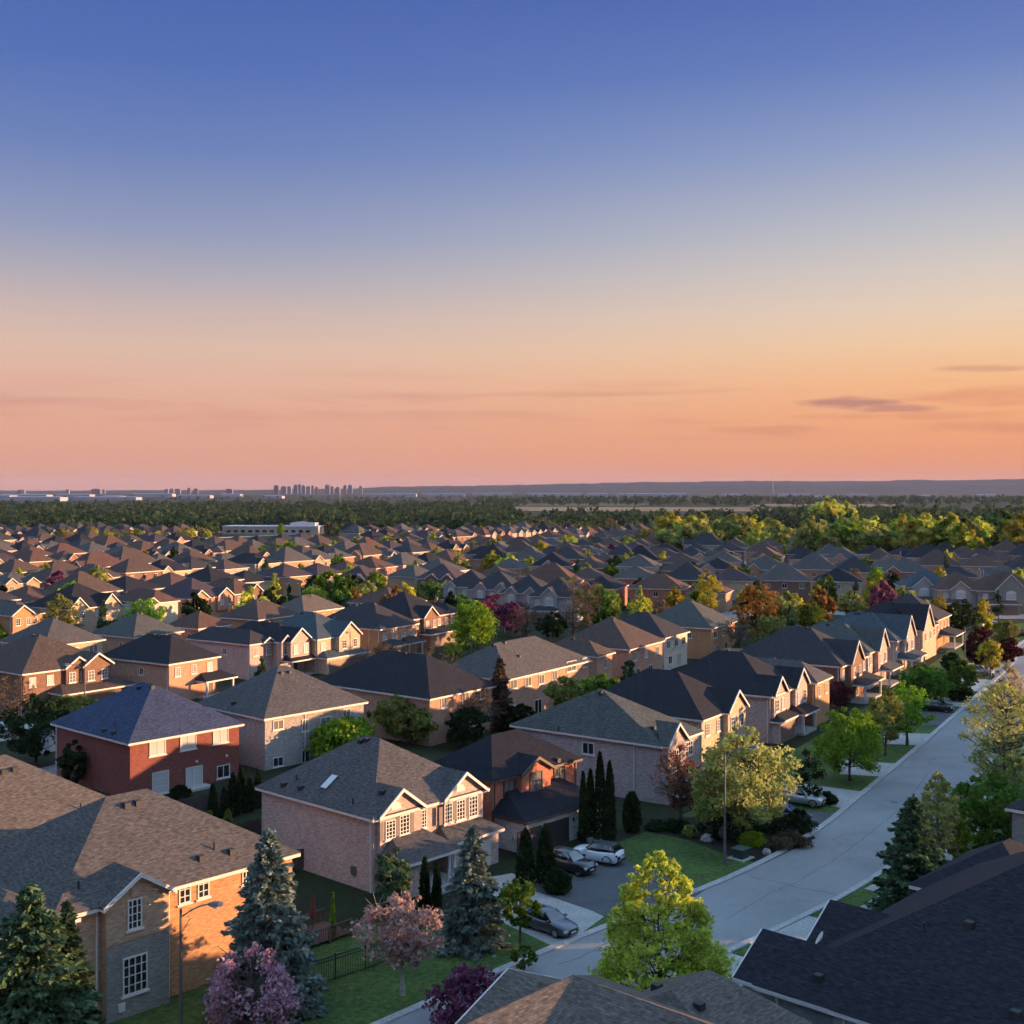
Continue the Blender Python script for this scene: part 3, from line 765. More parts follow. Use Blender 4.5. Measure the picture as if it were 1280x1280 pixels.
# driveway and path of the dark roofed house on the right
RU = lambda u, n: U(43)*u - B(43)*n
def rpatch(name, u0, u1, n0, n1, mat, z):
    m = MB(); m.quad(*[(*(RU(u, n).xy), z) for u, n in ((u0, n0), (u0, n1), (u1, n1), (u1, n0))])
    o = struct(name, m, mat)
    if o.data.polygons[0].normal.z < 0: o.data.flip_normals()
rpatch('driveway', 74, 81, -45.5, -30, CONC, .046)
rpatch('driveway', 62.5, 70.8, -45.9, -30, CONC, .047)
rpatch('driveway', 89.5, 96, -44.9, -34, CONC, .048)
patch('flower_bed', [(800,1022),(888,1022),(925,1040),(960,1044),(1010,1040),(1020,1048),(955,1080),(915,1072),(860,1050),(800,1038)], SOIL, .030)
patch('flower_bed', [(560,1150),(640,1175),(610,1200),(545,1178)], LAWN, .03)
patch('flower_bed', [(500,1128),(565,1118),(620,1140),(560,1165)], SOIL, .038)
patch('path', [(572,1122),(602,1110),(625,1128),(598,1140)], CONC, .045)
# back streets (between the rows of houses)
def row_road(n, u0, u1, az, w=8.5):
    a = [(U(az)*u - B(az)*(n-w/2)).xy for u in (u0, u1)]; b = [(U(az)*u - B(az)*(n+w/2)).xy for u in (u0, u1)]
    strip('road', a, b, .014, ASPH)
    for k in (0, 1):
        l = (a, b)[k]; sg = (-1, 1)[k]
        strip('kerb', [Vector(p) for p in l], offset([Vector(p) for p in l], sg*.3), .12, KERB, 0)
row_road(-114, 30, 330, 32)
for k in range(8): row_road(-178-79*k-14, -200, 900, 32)
patch('driveway', [(-30,930),(20,925),(45,905),(0,905)], CONC, .033)
m = MB(); m.quad((70,318,.02), (200,318,.02), (200,300,.02), (95,296,.02)); struct('road', m, ASPH)

# ------------------------------------------------------------------ houses along the near street
GA = 'houses along the left kerb of the street'
rng = random.Random(5)
# H1: orange brick corner house, bottom left
P = at(64, 1151, 7); P.z = 0
h = Hs('brick_house', P+U(43)*.4+B(43)*.4, 43, 17.0, 14.0, 7.0, 31, 'tan', 'taupe', WHITE,
       'orange brick corner house with taupe roof behind the tall brown street light', GA)
h.w0 = h.fz(128, 1132)[0]
g0, g1 = h.fz(129, 1134, .7)[0]+.2, h.fz(213, 1108, .7)[0]-.1
h.gable(g0, g1, .7, 33, base=0)
h.gable(-3.6, -.2, .4, 33, base=0, e=6.7)
h.wall.box(-4.2, 0, .0, 10, 0, 6.7); h.hip(-4.2, 1.0, 0, 10, 6.72, .5, .45)
h.winpx(159, 1123, 177, 1161, off=.7, grid=(3, 4)); h.winpx(153, 1194, 184, 1241, off=.74, grid=(4, 4))
m = MB(); zq = h.fz(170, 1172, .7)[1]; m.box(g0+.004, g1-.004, -.735, -.69, 0, zq-.12); m.build('stone_facing', WALLS['stone'], h.root)
h.winpx(223, 1103, 238, 1129, grid=(2, 3)); h.winpx(246.5, 1096, 261, 1122, grid=(2, 3)); h.winpx(302, 1081, 312, 1105, grid=(2, 3))
h.opening('f', 14.6, 1.9, 1.2, 1.4, grid=(2, 3))
m = MB(); c, z = h.fz(151, 1259, .7); m.box(c-.22, c+.22, -.85, -.69, z-.25, z+.25); m.build('meter_box', WHITE, h.root)
m = MB()
for q in (159, 177): 
    pass
c, z = h.fz(168, 1113, .7); m.box(c-.25, c+.25, -.80, -.69, z-.35, z+.35); m.build('keystone', WALLS['tan'], h.root)
m = MB(); zz = h.fz(170, 1170, .7)[1]; m.box(g0, g1, -.76, -.69, zz-.12, zz+.12); m.build('brick_band', WALLS['tan'], h.root)
m = MB(); m.box(g1+.004, 17.0, -.03, .02, 0, 6.75); m.build('brick_facing', WALLS['orange'], h.root)  # sunlight put into the brick colour: orange where lit, tan walls where dimmer
h.spout('f', g1+.35, 0, 6.8); h.spout('f', g0-.3, 0, 6.8)
for v in ((158,1008,'box'),(172,1005,'box'),(251,1074,'box'),(268,1062,'pipe'),(289,1066,'box'),(98,1111,'pipe')): h.vent(*v)
H1 = h.done()
# house behind it, half outside the frame
P = at(46, 1047, 6); P.z = 0
h = Hs('brick_house', P+U(43)*(-11.3)+B(43)*.4, 43, 20, 15, 6.0, 31, 'orange', 'tan', WHITE, 'house at the left edge with a tan roof behind the orange brick corner house', 'houses in the left foreground')
for v in ((4,966,'box'),(18,963,'box'),(86,1023,'box'),(101,1012,'pipe')): h.vent(*v)
autowin(h, rng); h.done()
# H2: pink brick house with two white gables
h = house((466, 1025), 42, 613, 318, 'pink', 'greybrown', 'pink brick house with two white gables, shuttered windows and a skylight', group=GA, name='brick_house')
for a, b in (((472,1021),(529,1006)), ((553,999),(606,984))):
    u0, u1 = h.fz(*a, .35)[0], h.fz(*b, .35)[0]; h.gable(u0+.25, u1-.25, .35, 36, base=2.5)
for (r, o) in (((481.4,1025,494,1048.7), .35), ((499,1018,511.5,1043), .35), ((523.5,1012,533,1035), 0), ((554.8,1003.7,565,1029), .35), ((570,999.5,581,1024.8), .35), ((585.5,994.7,596.7,1020.6), .35)):
    h.winpx(*r, off=o, grid=(3, 5), pane=GLASS)
SHUT = plain('grey_shutter', (.13,.105,.10), 0.6)
for px, py in ((476.5,1040), (497,1033), (514.5,1028), (550.5,1020), (567.5,1013), (583,1009), (599,1003)):
    c, z = h.fz(px, py, .35); m = MB(); m.box(c-.2, c+.2, -.42, -.34, z-.75, z+.75); m.build('shutter', SHUT, h.root)
for px, py in ((495, 1008), (575.6, 985.5)):
    c, z = h.fz(px, py, .35); m = MB(); pts = [(c+.55*math.cos(math.pi*k/10), -.40, z-.25+.6*math.sin(math.pi*k/10)) for k in range(11)]
    m.quad(*pts); m.quad(*[(x, -.345, zz) for x, y, zz in reversed(pts)])
    for i in range(11): a_, b_ = pts[i], pts[(i+1) % 11]; m.quad(a_, b_, (b_[0], -.345, b_[2]), (a_[0], -.345, a_[2]))
    m.build('fan_window', WHITE, h.root)
h.skirt(.6, 6.2, 3.3, 2.9, 1.35, walls=False, ins=1.2)
h.skirt(6.75, h.w-.2, 2.0, 2.9, .95, ins=.6)
h.garage(8.3, h.w-1.2, 2.3, -2.0)
for x, y in ((2.9, -3.0), (5.5, -3.0), (6.05, -3.0)):
    m = MB(); m.lathe([(.20, .5), (.20, .65), (.15, .7), (.13, 2.5), (.18, 2.6), (.18, 2.7)], 12, (x, y, 0)); m.build('porch_column', WHITE, h.root)
m = MB(); m.box(2.3, 6.3, -3.3, -.02, 0, .5); m.box(3.4, 5.0, -3.75, -3.301, 0, .34); m.box(3.4, 5.0, -4.2, -3.751, 0, .17); m.build('porch_step', CONC, h.root)
m = MB()
for x in (3.3, 5.1):
    m = MB(); m.tube([(x, -3.3, 1.4), (x, -4.2, 1.0)], [.03, .03], 6); m.tube([(x, -4.2, 1.0), (x, -4.2, .17)], [.03, .03], 6); m.tube([(x, -3.3, 1.4), (x, -3.3, .5)], [.03, .03], 6); m.build('handrail', WHITE, h.root)
m = MB(); m.box(.6, 2.3, -3.0, 0.02, 0, 2.68); m.build('porch_wall', h.wm, h.root)
h.opening('f', 4.2, 1.55, 1.1, 2.1, grid=(1, 1), pane=DARKTRIM, name='front_door', sub='door_panel', sill=False)
h.winpx(421, 975, 406, 985, face='l') if False else None
m = MB(); c, z = h.lz(443, 1103); m.box(-.18, -.003, c-.25, c+.25, 1.0, 1.7); m.build('meter_box', METAL, h.root)
h.spout('l', .25, 0, 5.8); h.spout('f', h.w-.3, 2.2, 5.8)
for v in ((451,928,'box'),(458,926,'box'),(355,982,'box'),(371,975,'pipe'),(376,986,'box'),(441,1005,'pipe'),(478,992,'box')): h.vent(*v)
# skylight on the left slope
def on_slope(h, px, py):
    d0 = Vector(((px-CX)/F, 1, -(py-HY)/F)); o = Vector((0, 0, H)); mw = h.root.matrix_basis.inverted(); oo = mw @ o; dd = mw.to_3x3() @ d0
    n = Vector((-h.h/((h.w+.9)/2), 0, 1)); p0 = Vector((-.45, 0, h.e+.05)); t = n.dot(p0-oo)/n.dot(dd); return oo+dd*t, n.normalized()
q, n_ = on_slope(h, 412, 978); t1 = Vector((0, 1, 0)); t2 = n_.cross(t1).normalized()
m = MB(); 
def slab(m, q, t1, t2, n, a, b, z0, z1):
    k = len(m.v); m.v += [tuple(q+t1*x+t2*y+n*z) for z in (z0, z1) for x, y in ((-a,-b),(a,-b),(a,b),(-a,b))]
    for f in ((0,3,2,1),(4,5,6,7),(0,1,5,4),(1,2,6,5),(2,3,7,6),(3,0,4,7)): m.f.append(tuple(k+i for i in f))
slab(m, q, t1, t2, n_, .42, .80, -.05, .12); so = m.build('skylight', METAL, h.root)
m = MB(); slab(m, q, t1, t2, n_, .36, .74, .121, .135); m.build('pane', BLIND, so)
H2 = h.done()
# H3: red brick, black roof, grey stone double garage
h = house((615.5, 977), 43, 729, 531, 'rust', 'ink', 'red brick house with black roof and grey stone double garage', group=GA, name='brick_house', trim=BRONZE)  # black shingle made darker, the shade on this roof is in its colour
u0, u1 = h.fz(649.5, 975, .7)[0], h.fz(691, 962, .7)[0]
h.gable(u0+.3, u1-.3, .7, 30, base=2.6)
for r, o in (((629,974,643,994), 0), ((662,964.6,677.5,987), .7), ((692,957,706,977), 0)):
    w_ = h.winpx(*r, off=o, grid=(2, 1), frame=DARKTRIM, pane=GLASSG, sill=False, fr=.12)
    c, z = h.fz((r[0]+r[2])/2, r[3]+1.2, o); m = MB(); m.box(c-1.0, c+1.0, -o-.16, -o-.003, z-.10, z+.10); m.build('sill', CONC, h.root)
h.skirt(.2, h.w-1.0, 3.9, 2.95, 1.7, wallmat=GSTONE, ins=1.6)
for a, b in (((646,1085), (677,1072)), ((684,1068), (711,1058))):
    ua, ub = h.fz(*a, 3.9)[0], h.fz(*b, 3.9)[0]; h.garage(ua, ub, 2.25, -3.9, GARAGED)
for px in (641.5, 681, 716.5):
    u, _ = h.fz(px, 1060, 3.9); m = MB(); m.box(u-.07, u+.07, -4.02, -3.9, 1.7, 2.05); m.build('wall_lamp', BLACK, h.root)
h.spout('f', .25, 0, 5.8, BRONZE); h.spout('f', h.w-.25, 3.4, 5.8, BRONZE)
for v in ((606,911,'box'),(697,951,'box')): h.vent(*v)
h.opening('l', 4, 4.4, .9, 1.1); H3 = h.done()
# H4: big grey-pink side wall
P = at(828, 933, 6); P.z = 0
h = Hs('brick_house', P+U(36)*.35+B(36)*.5, 36, 8.6, 18.2, 6.0, 45, 'mauve', 'greengrey', WHITE, 'house with a broad mauve side wall and one small white side window', GA, ridge=(4.2, 9.6, 4.4, 9.8), zr=10.2)
h.gable(.1, 3.9, .9, 42, base=0, wallmb=None)
h.winpx(728, 928, 743, 943, face='l', grid=(2, 1)); h.spout('l', h.lz(793, 960)[0], 0, 5.8)
h.opening('f', 2.0, 4.6, 1.5, 1.5, off=.9, grid=(3, 3)); h.opening('f', 6.3, 4.6, 1.6, 1.5, grid=(3, 3)); h.opening('f', 2.0, 1.7, 1.5, 1.5, off=.9, grid=(3, 3))
h.garage(4.8, 8.0, 2.3, 0)
for v in ((751,867,'box'),(816,911,'box'),(698,913,'pipe')): h.vent(*v)
m = MB(); m.box(-.5, 4.2, -2.2, -.92, 2.75, 2.95); m.build('porch_roof', h.rm, h.root)
for x in (0, 3.7):
    m = MB(); m.box(x-.1, x+.1, -2.1, -1.9, 0, 2.75); m.build('porch_column', WHITE, h.root)
H4 = h.done()
# H5..H12 further along the left kerb: (corner, az, R, depth, wall, roof, gables [(left px, right px, proj, pitch)], label)
def street_house(C, az, Rx, dp, wall, roof, gab, label, pitch=33, skirt=None, seed=1, porch=None, name='brick_house', e=6.0, Lx=None, grid=(3, 4), winx=None, group=GA, trim=WHITE, gar=GARAGEB, **kw):
    rr = random.Random(seed)
    h = house(C, az, Rx, Lx, wall, roof, label, dp=dp, pitch=pitch, group=group, name=name, e=e, trim=trim, **kw)
    taken = []
    for (xa, xb, pj, gp) in gab:
        y = C[1]; u0 = dist_along(h.O-B(az)*pj, U(az), xa); u1 = dist_along(h.O-B(az)*pj, U(az), xb)
        if u1-u0 < 1.6: u1 = u0+1.6
        h.gable(u0, u1, pj, gp, base=2.6 if pj > .3 else None); taken.append((u0, u1, pj))
        n = 2 if u1-u0 > 3.4 else 1
        for k in range(n):
            h.opening('f', u0+(u1-u0)*(k+.5)/n, 4.6, min(1.1, (u1-u0)*.6), 1.5, off=pj, grid=(2, 3), pane=rr.choice((GLASS, GLASSG, BLIND)))
    n = max(2, int(h.w/2.6))
    for k in range(n):
        x = h.w*(k+.5)/n
        if all(not (a-.6 < x < b+.6) for a, b, _ in taken):
            h.opening('f', x, 4.6, 1.1, 1.4, grid=grid, pane=rr.choice((GLASS, GLASSG, BLIND)))
    if skirt:
        s0, s1, pj = skirt; s0 *= h.w; s1 *= h.w; h.skirt(s0, s1, pj, 2.8, 1.0)
        h.garage(s0+.5, s1-.5, 2.2, -pj, gar)
    if porch:
        s0, s1, pj = porch; s0 *= h.w; s1 *= h.w; h.skirt(s0, s1, pj, 2.8, 1.0, walls=False, ins=.9)
        for x in (s0+.2, s1-.2):
            m = MB(); m.box(x-.13, x+.13, -pj, -pj+.26, 0, 2.62); m.build('porch_column', WHITE, h.root)
        m = MB(); m.box(s0, s1, -pj, -.02, 0, .35); m.build('porch_step', CONC, h.root)
        h.opening('f', (s0+s1)/2, 1.5, 1.1, 2.1, grid=(1, 1), pane=DARKTRIM, name='front_door', sub='door_panel', sill=False)
    h.opening('l', h.dp*.4, 4.4, .9, 1.1); h.spout('l', .3, 0, 5.8)
    for q in range(rr.randint(1, 3)):
        m = MB(); x = h.w*.5+rr.uniform(-.6, .6); y = h.dp*.5+rr.uniform(-1.5, 1.5)
        zz = h.e+.05+min(h.p*min(x+.45, h.w+.45-x, y+.45, h.dp+.45-y), h.h); m.box(x-.2, x+.2, y-.2, y+.2, zz-.25, zz+.22); m.build('roof_vent', VENT, h.root)
    return h.done()
street_house((879.5,900.5), 34, 936, 16, 'beige', 'black', [(910,932,.8,38)], 'beige brick house with black roof right behind the big olive willow', seed=2)
street_house((965,871), 33, 1010, 16, 'pink', 'black', [(967.5,982,.4,42), (994.5,1009,.6,42)], 'pink brick house with black roof, two steep white gables and a small porch', seed=3, skirt=(.02, .5, 1.2), porch=(.55, .95, 2.0))
street_house((1022,854), 32, 1042, 14, 'orange', 'greybrown', [], 'bright orange brick house with grey brown hip roof, no gable', seed=4)
street_house((1053,833.5), 32, 1087, 17, 'brown', 'charcoal', [(1064,1078,.8,44)], 'brown brick house with charcoal roof, white downspouts and a brown porch roof', seed=5, porch=(.3, .95, 2.6))
street_house((1087.5,816.5), 32, 1112, 15, 'pink', 'greengrey', [(1098,1109,.8,48)], 'pink brick house with grey green roof, left of the blue-roofed one', seed=6, porch=(.4, 1.0, 2.4))
street_house((1122,801.5), 32, 1144, 15, 'pink', 'bluegrey', [(1131,1143,.8,46)], 'pink house with slate blue roof in the right-hand row', seed=7, porch=(.1, .9, 2.6))
street_house((1153.5,788), 32, 1174, 15, 'beige', 'black', [(1153.5,1166,.5,46)], 'beige brick house with black roof, second to last in the right-hand row', seed=8)
street_house((1173,775.5), 31, 1190, 14, 'orange', 'charcoal', [], 'last orange brick house of the right-hand row, before the cross street', seed=9, porch=(.2, .9, 3.0))
# ------------------------------------------------------------------ second row: backs of the houses behind
GB = 'houses in the second row, seen from behind'
h = house((160.5, 930), 42, 306, 62, 'red', 'blue', 'dark red brick house with a blue hip roof', group=GB, name='brick_house', pitch=32)
for r in ((186.5,924,207,944), (225,918,245,937), (266,911,285,929)): h.winpx(*r, grid=(2, 1), pane=BLIND)
h.winpx(190,964,211,992, grid=(1, 3), pane=BLIND); h.winpx(271,956,287,972, grid=(2, 1), pane=GLASS)
h.winpx(232,958,253,994, grid=(2, 1), pane=BLIND, name='patio_door', sill=False)
for px, py in ((245,951.5), (282,944.5)):
    c, z = h.fz(px, py); m = MB(); m.lathe([(.14,-.1),(.16,0),(.05,.16)], 8, (c, -.16, z)); m.build('wall_lamp', WHITE, h.root)
h.spout('l', h.dp-.3, 0, 5.8)
m = MB(); c = h.fz(243, 1000)[0]; m.box(c-1.3, c+1.3, -1.6, -.02, .0, .25); m.build('step', CONC, h.root)
for v in ((93,887,'box'),(130,914,'box'),(143,908,'pipe'),(142,917,'box'),(174,861,'box'),(190,860,'box')): h.vent(*v)
h.done()
h = house((330, 899), 43, 461, 243, 'grey', 'greybrown', 'grey brick house with dark brown hip roof and a bay at the back', group=GB, name='brick_house', pitch=32)
u0, u1 = 3.2, 6.2
for r in ((341,900,354,912), (377,899,385,914), (400,896,414,911), (428,886,438,900)): h.winpx(*r, grid=(2, 1), pane=GLASSG)
h.winpx(341,946,354,958, grid=(2, 1)); h.winpx(377,937,387,953, grid=(1, 1), pane=GLASS, name='patio_door', sill=False)
h.spout('f', 5.6, 0, 5.8); h.vent(352, 842); h.vent(362, 841); h.vent(292, 880)
h.done()
h = house((537.5, 874), 38, 622, 392, 'salmon', 'black', 'orange brick house with big black roof behind the bare brown tree', group=GB, name='brick_house', pitch=32)
for r in ((551,871,558,885), (577,864,586,878), (593,861,607,874)): h.winpx(*r, grid=(2, 1), pane=GLASSG)
h.winpx(591,895,607,905, grid=(2, 1)); h.vent(507, 818); h.done()
P = at(634, 850, 6); P.z = 0
h = house((634, 850), 34, 741, None, 'salmon', 'taupe', 'salmon brick house with a long taupe roof behind the dark bare conifer', dp=12, group=GB, name='brick_house', pitch=31)
for r in ((637,848,646,861), (656,846,664,858), (673,843,680,855), (690,838,696,850), (708,826,720,839), (728,822,733,834)): h.winpx(*r, grid=(2, 1), pane=GLASSG)
h.winpx(668,874,677,900, name='patio_door', sill=False); h.opening('f', 2.2, 1.5, 1.2, 1.4); h.garage(2, 2.1, .3, 0) if False else None
for v in ((604,809,'box'),(617,807,'box'),(631,804,'box'),(649,821,'box'),(698,784,'box')): h.vent(*v)
h.done()
def rear_house(C, az, Rx, Lx, wall, roof, label, dp=None, seed=1, group=GB, n=None, front=None, pitch=32, name='brick_house', gab=(), chim=False, **kw):
    h = house(C, az, Rx, Lx, wall, roof, label, dp=dp, group=group, pitch=pitch, name=name, **kw)
    rr = random.Random(seed)
    for (xa, xb, pj, gp) in gab:
        u0 = dist_along(h.O-B(az)*pj, U(az), xa); u1 = dist_along(h.O-B(az)*pj, U(az), xb); h.gable(u0, u1, pj, gp, base=0)
        h.opening('f', (u0+u1)/2, 4.6, min(1.6, (u1-u0)*.55), 1.4, off=pj, pane=GLASSG)
    if not gab: autowin(h, rr, rear=True, n=n)
    for k in range(2):
        m = MB(); x = h.w*.5+rr.uniform(-.5, .5); y = h.dp*.5+(k-.5)*1.2
        zz = h.e+.05+min(h.p*min(x+.45, h.w+.45-x, y+.45, h.dp+.45-y), h.h); m.box(x-.2, x+.2, y-.2, y+.2, zz-.25, zz+.24); m.build('roof_vent', VENT, h.root)
    if chim: m = MB(); m.box(h.w*.8, h.w*.8+1.0, h.dp*.6, h.dp*.6+.8, 5, h.e+h.h+.9); m.build('chimney', WALLS['salmon'], h.root)
    return h.done()
rear_house((748,821), 30, 770, None, 'salmon', 'brown', 'narrow brown-roofed wing house in front of the dark green cone tree', dp=10, n=1, seed=3)
rear_house((788,812), 31, 832, None, 'salmon', 'brown', 'salmon brick house with brown hip roof, patio door and dark side wall', dp=13, n=3, seed=4)
rear_house((832,797.5), 30, 863, None, 'cream', 'charcoal', 'cream-walled house with a half dark grey roof and a dark green patio door', dp=13, n=3, seed=5)
rear_house((890.5,785.5), 29, 922, None, 'orange', 'greengrey', 'orange brick house with grey roof at the end of the second row', dp=14, n=3, seed=6)
# ------------------------------------------------------------------ third row: fronts across the back street
GC = 'houses across the back street, on the left'
street_house((27.5,843), 36, 142, 16, 'brown', 'brown', [(83,112,.6,34), (105,139,1.2,34)], 'brown brick house with brown roof and two broad white gables, left', seed=11, skirt=(.3, 1.15, 3.4), group=GC, grid=(3, 1), pitch=30)
street_house((211,830.5), 32, 277, 15, 'salmon', 'black', [], 'salmon brick house with black roof and an arched porch opening', seed=12, porch=(.55, 1.15, 2.2), Lx=119, group=GC, pitch=32)
street_house((312,806), 34, 345, 15, 'pink', 'charcoal', [(330,341,.3,30)], 'pink house with dark roof and a white bay window, left of the bay-fronted house', seed=13, group=GC, Lx=230)
street_house((350,803), 33, 391, 14, 'pink', 'black', [(352,363,.5,38), (363.5,388,1.6,38)], 'pink house with a steep white gable over a white porch', seed=14, porch=(.05, 1.0, 2.4), group=GC)
street_house((397,799.5), 33, 453, 14, 'beige', 'bluegrey', [(424,450,1.2,38)], 'beige house with blue grey roof and a tall white bay window', seed=15, skirt=(0, 1.0, 2.2), group=GC)
street_house((475.5,787), 31, 525, 14, 'orange', 'charcoal', [], 'orange brick house with arched brick porch, across the back street', seed=16, skirt=(0, .5, 2.0), porch=(.55, .95, 2), group=GC)
street_house((516.5,774.5), 30, 566, 14, 'brown', 'black', [(530,547,.8,38)], 'dark-roofed brown house with white gable, left of the round bright green tree', seed=17, skirt=(.2, .95, 2.4), group=GC)
street_house((563,767), 28, 580, 12, 'brown', 'black', [], 'black-roofed house standing behind the bright green round tree', seed=18, group=GC)
# fourth row (rears)
GD = 'houses in the fourth row, on the left'
rear_house((55,808.5), 34, 133, -4, 'beige', 'greybrown', 'beige house with grey brown roof behind the brown gabled house', seed=21, group=GD)
rear_house((167,797), 32, 231, 112, 'salmon', 'greengrey', 'salmon house with grey green roof and a narrow strip of lit wall', seed=22, group=GD)
rear_house((248,786), 31, 290, 205, 'salmon', 'rust', 'house with a reddish brown hip roof in the fourth row', seed=23, group=GD)
rear_house((323,775), 30, 376, 272, 'orange', 'brown', 'house with a brown lit roof and teal-grey shaded slope, below the lime cone tree', seed=24, group=GD)
rear_house((380,766), 31, 431, 337, 'orange', 'tan', 'house with tan lit roof to the right of the lime cone tree', seed=25, group=GD)
rear_house((449,776), 31, 489, 404, 'pink', 'charcoal', 'charcoal-roofed house with a skylight behind the orange arched house', seed=26, group=GD)
# fifth row (fronts with white gables)
GE = 'gabled houses in the fifth row, on the left'
street_house((14,770), 34, 57, 14, 'orange', 'greybrown', [(16,42,.5,36)], 'orange brick house with grey roof and one gable at the left edge', seed=31, group=GE)
street_house((86,762), 31, 159, 14, 'beige', 'black', [(88,109,.6,44), (128,150,.8,44)], 'beige house with black roof and two steep gables between the olive and green trees', seed=32, group=GE)
street_house((192,754), 32, 226, 14, 'cream', 'rust', [(184,197,.6,36)], 'cream house with red brown roof behind the round green tree', seed=33, group=GE)
street_house((239,749), 31, 290, 14, 'salmon', 'plum', [(242,260,.5,36), (273,291,.7,36)], 'salmon house with plum roof and two gables left of the lime cone tree', seed=34, group=GE)
street_house((293,743), 31, 330, 14, 'brown', 'rust', [(312,328,.6,38)], 'brown house with red brown roof and white gable touching the lime cone tree', seed=35, group=GE)
# houses of the cross street facing the camera
GX = 'houses of the cross street on the right'
def cross_house(C, az, w, wall, roof, gab, label, seed, dp=13, group=GX):
    P = at(C[0], C[1], 6); P.z = 0; rr = random.Random(seed)
    h = Hs('brick_house', P, az, w, dp, 6, 33, wall, roof, WHITE, label, group)
    for a, b, pj, gp in gab:
        h.gable(a, b, pj, gp, base=2.6); h.opening('f', (a+b)/2, 4.6, min(2.4, (b-a)*.5), 1.6, off=pj, grid=(3, 1), pane=BLIND, arch=True)
    n = max(2, int(w/4))
    for k in range(n):
        x = w*(k+.5)/n
        if all(not (a-.8 < x < b+.8) for a, b, _, _ in gab): h.opening('f', x, 4.5, 1.2, 1.4, pane=BLIND)
    h.skirt(.5, w*.6, 3, 2.8, 1.0); h.garage(1.0, w*.6-.5, 2.2, -3, GARAGEB); h.opening('f', w*.8, 1.4, 1.2, 2.2, pane=DARKTRIM, name='front_door', sub='door_panel', sill=False)
    return h.done()
cross_house((1131,734), 97, 13.5, 'grey', 'bluegrey', [(2.0, 7.6, .8, 42)], 'grey house with blue grey roof and white gable on the cross street', 1)
cross_house((1172,737), 97, 12.5, 'mauve', 'rust', [(3.2, 8.0, .8, 40)], 'mauve house with red brown roof and arched gable window on the cross street', 2)
cross_house((1222,738), 98, 16, 'stone', 'rust', [(4.2, 11.8, 1.0, 46)], 'house with one very large mauve gable at the right edge', 3)
GM = 'houses facing the camera beyond the purple trees'
for k, (c, w, wl, rf, gb, lb) in enumerate([
    ((420,723), 10, 'mauve', 'plum', [(5.5, 9.0, .5, 34)], 'mauve house with plum roof and an open carport, centre left'),
    ((521,723), 12, 'brown', 'plum', [(3, 6.5, .5, 36), (8, 11, .5, 40)], 'brown house with pale gables, left end of the row facing the camera'),
    ((554,733), 12, 'grey', 'charcoal', [(1, 3.6, .5, 44)], 'brown-gabled grey house, second in the row facing the camera'),
    ((585,736), 13, 'mauve', 'charcoal', [(2, 5, .5, 44), (7.5, 10.5, .5, 44)], 'pale house with two narrow gables behind the purple trees'),
    ((625,741), 12, 'mauve', 'charcoal', [(1.5, 4.5, .5, 42), (6.5, 9.5, .5, 42)], 'mauve house with two small gables behind the pinkish trees'),
    ((662,745), 12, 'grey', 'charcoal', [(3, 7, .5, 44)], 'grey house with a white gable, right end of the row facing the camera')]):
    cross_house(c, 106, w, wl, rf, gb, lb, 20+k, group=GM)
# ------------------------------------------------------------------ the two near roofs on the right-hand side of the street
RA = 43
def rloc(u, n): return U(RA)*u - B(RA)*n
GR = 'houses on the right-hand side of the street'
h = Hs('stucco_house', rloc(55.1, -2.3), RA, 25, 31, 6.0, 31, STUCCO, 'slate', WHITE, 'house with a very large near-black roof in the bottom right corner', GR)
# here local +y points to the street (away from the facade); wings run towards the street
def wing(h, x0, x1, ya, yb, e, gp, hipped=False):
    g = math.tan(R(gp)); xc = (x0+x1)/2; os = .4; zr = e+((x1-x0)/2+os)*g
    h.wall.box(x0, x1, ya, yb, 0, e-.02); h.wall.quad((x1,yb,e-.02),(x0,yb,e-.02),(xc,yb,zr-.12))
    yo = yb+.35; m = h.roof; t = .06
    m.quad((x0-os,yo,e+t),(x0-os,ya,e+t),(xc,ya,zr+t),(xc,yo,zr+t)); m.quad((xc,yo,zr+t),(xc,ya,zr+t),(x1+os,ya,e+t),(x1+os,yo,e+t))
    m.quad((x0-os,yo,e-.04),(xc,yo,zr-.04),(xc,ya,zr-.04),(x0-os,ya,e-.04)); m.quad((xc,yo,zr-.04),(x1+os,yo,e-.04),(x1+os,ya,e-.04),(xc,ya,zr-.04))
    h.trim.box(x0-os-.05, x0-os+.06, ya, yo-.06, e-.14, e+t-.03); h.trim.box(x1+os-.06, x1+os+.05, ya, yo-.06, e-.14, e+t-.03)
    for a in (x0-os, x1+os): h.trim.bar((a, yo+.03, e-.03), (xc, yo+.03, zr-.03), .08, .2)

wing(h, .0, 5.2, 27, 32.3, 6.0, 31); wing(h, 6.0, 11.8, 27, 31.6, 6.0, 31)
h.wall.box(20.8, 30, 24, 32, 0, 5.98); h.hip(20.8, 30, 24, 32, 6.02, h.p, .45)
h.opening('l', 24, 2.2, 1.6, 2.0, grid=(2, 2)); h.opening('l', 18.5, 4.5, 1.2, 1.2)
for y in (30.2, 26.4): h.spout('l', y, 0, 5.8)
for v in ((1212,1158,'box'),(1023,1224,'box'),(1270,1270,'box'),(1155,1165,'pipe')): h.vent(*v)
m = MB()
q = h.root.matrix_basis
dish_at = (5.7, 17.2, 6.3)
m.tube([(5.3, 30.6, 6.0), (5.35, 30.65, 6.4), (5.5, 30.7, 6.9)], [.03]*3, 6); dm = m.build('dish_mount', METAL, h.root)
m = MB(); m.lathe([(.02,-.10),(.20,-.07),(.36,.0),(.42,.06),(.40,.06),(.2,-.04),(.02,-.07)], 18)
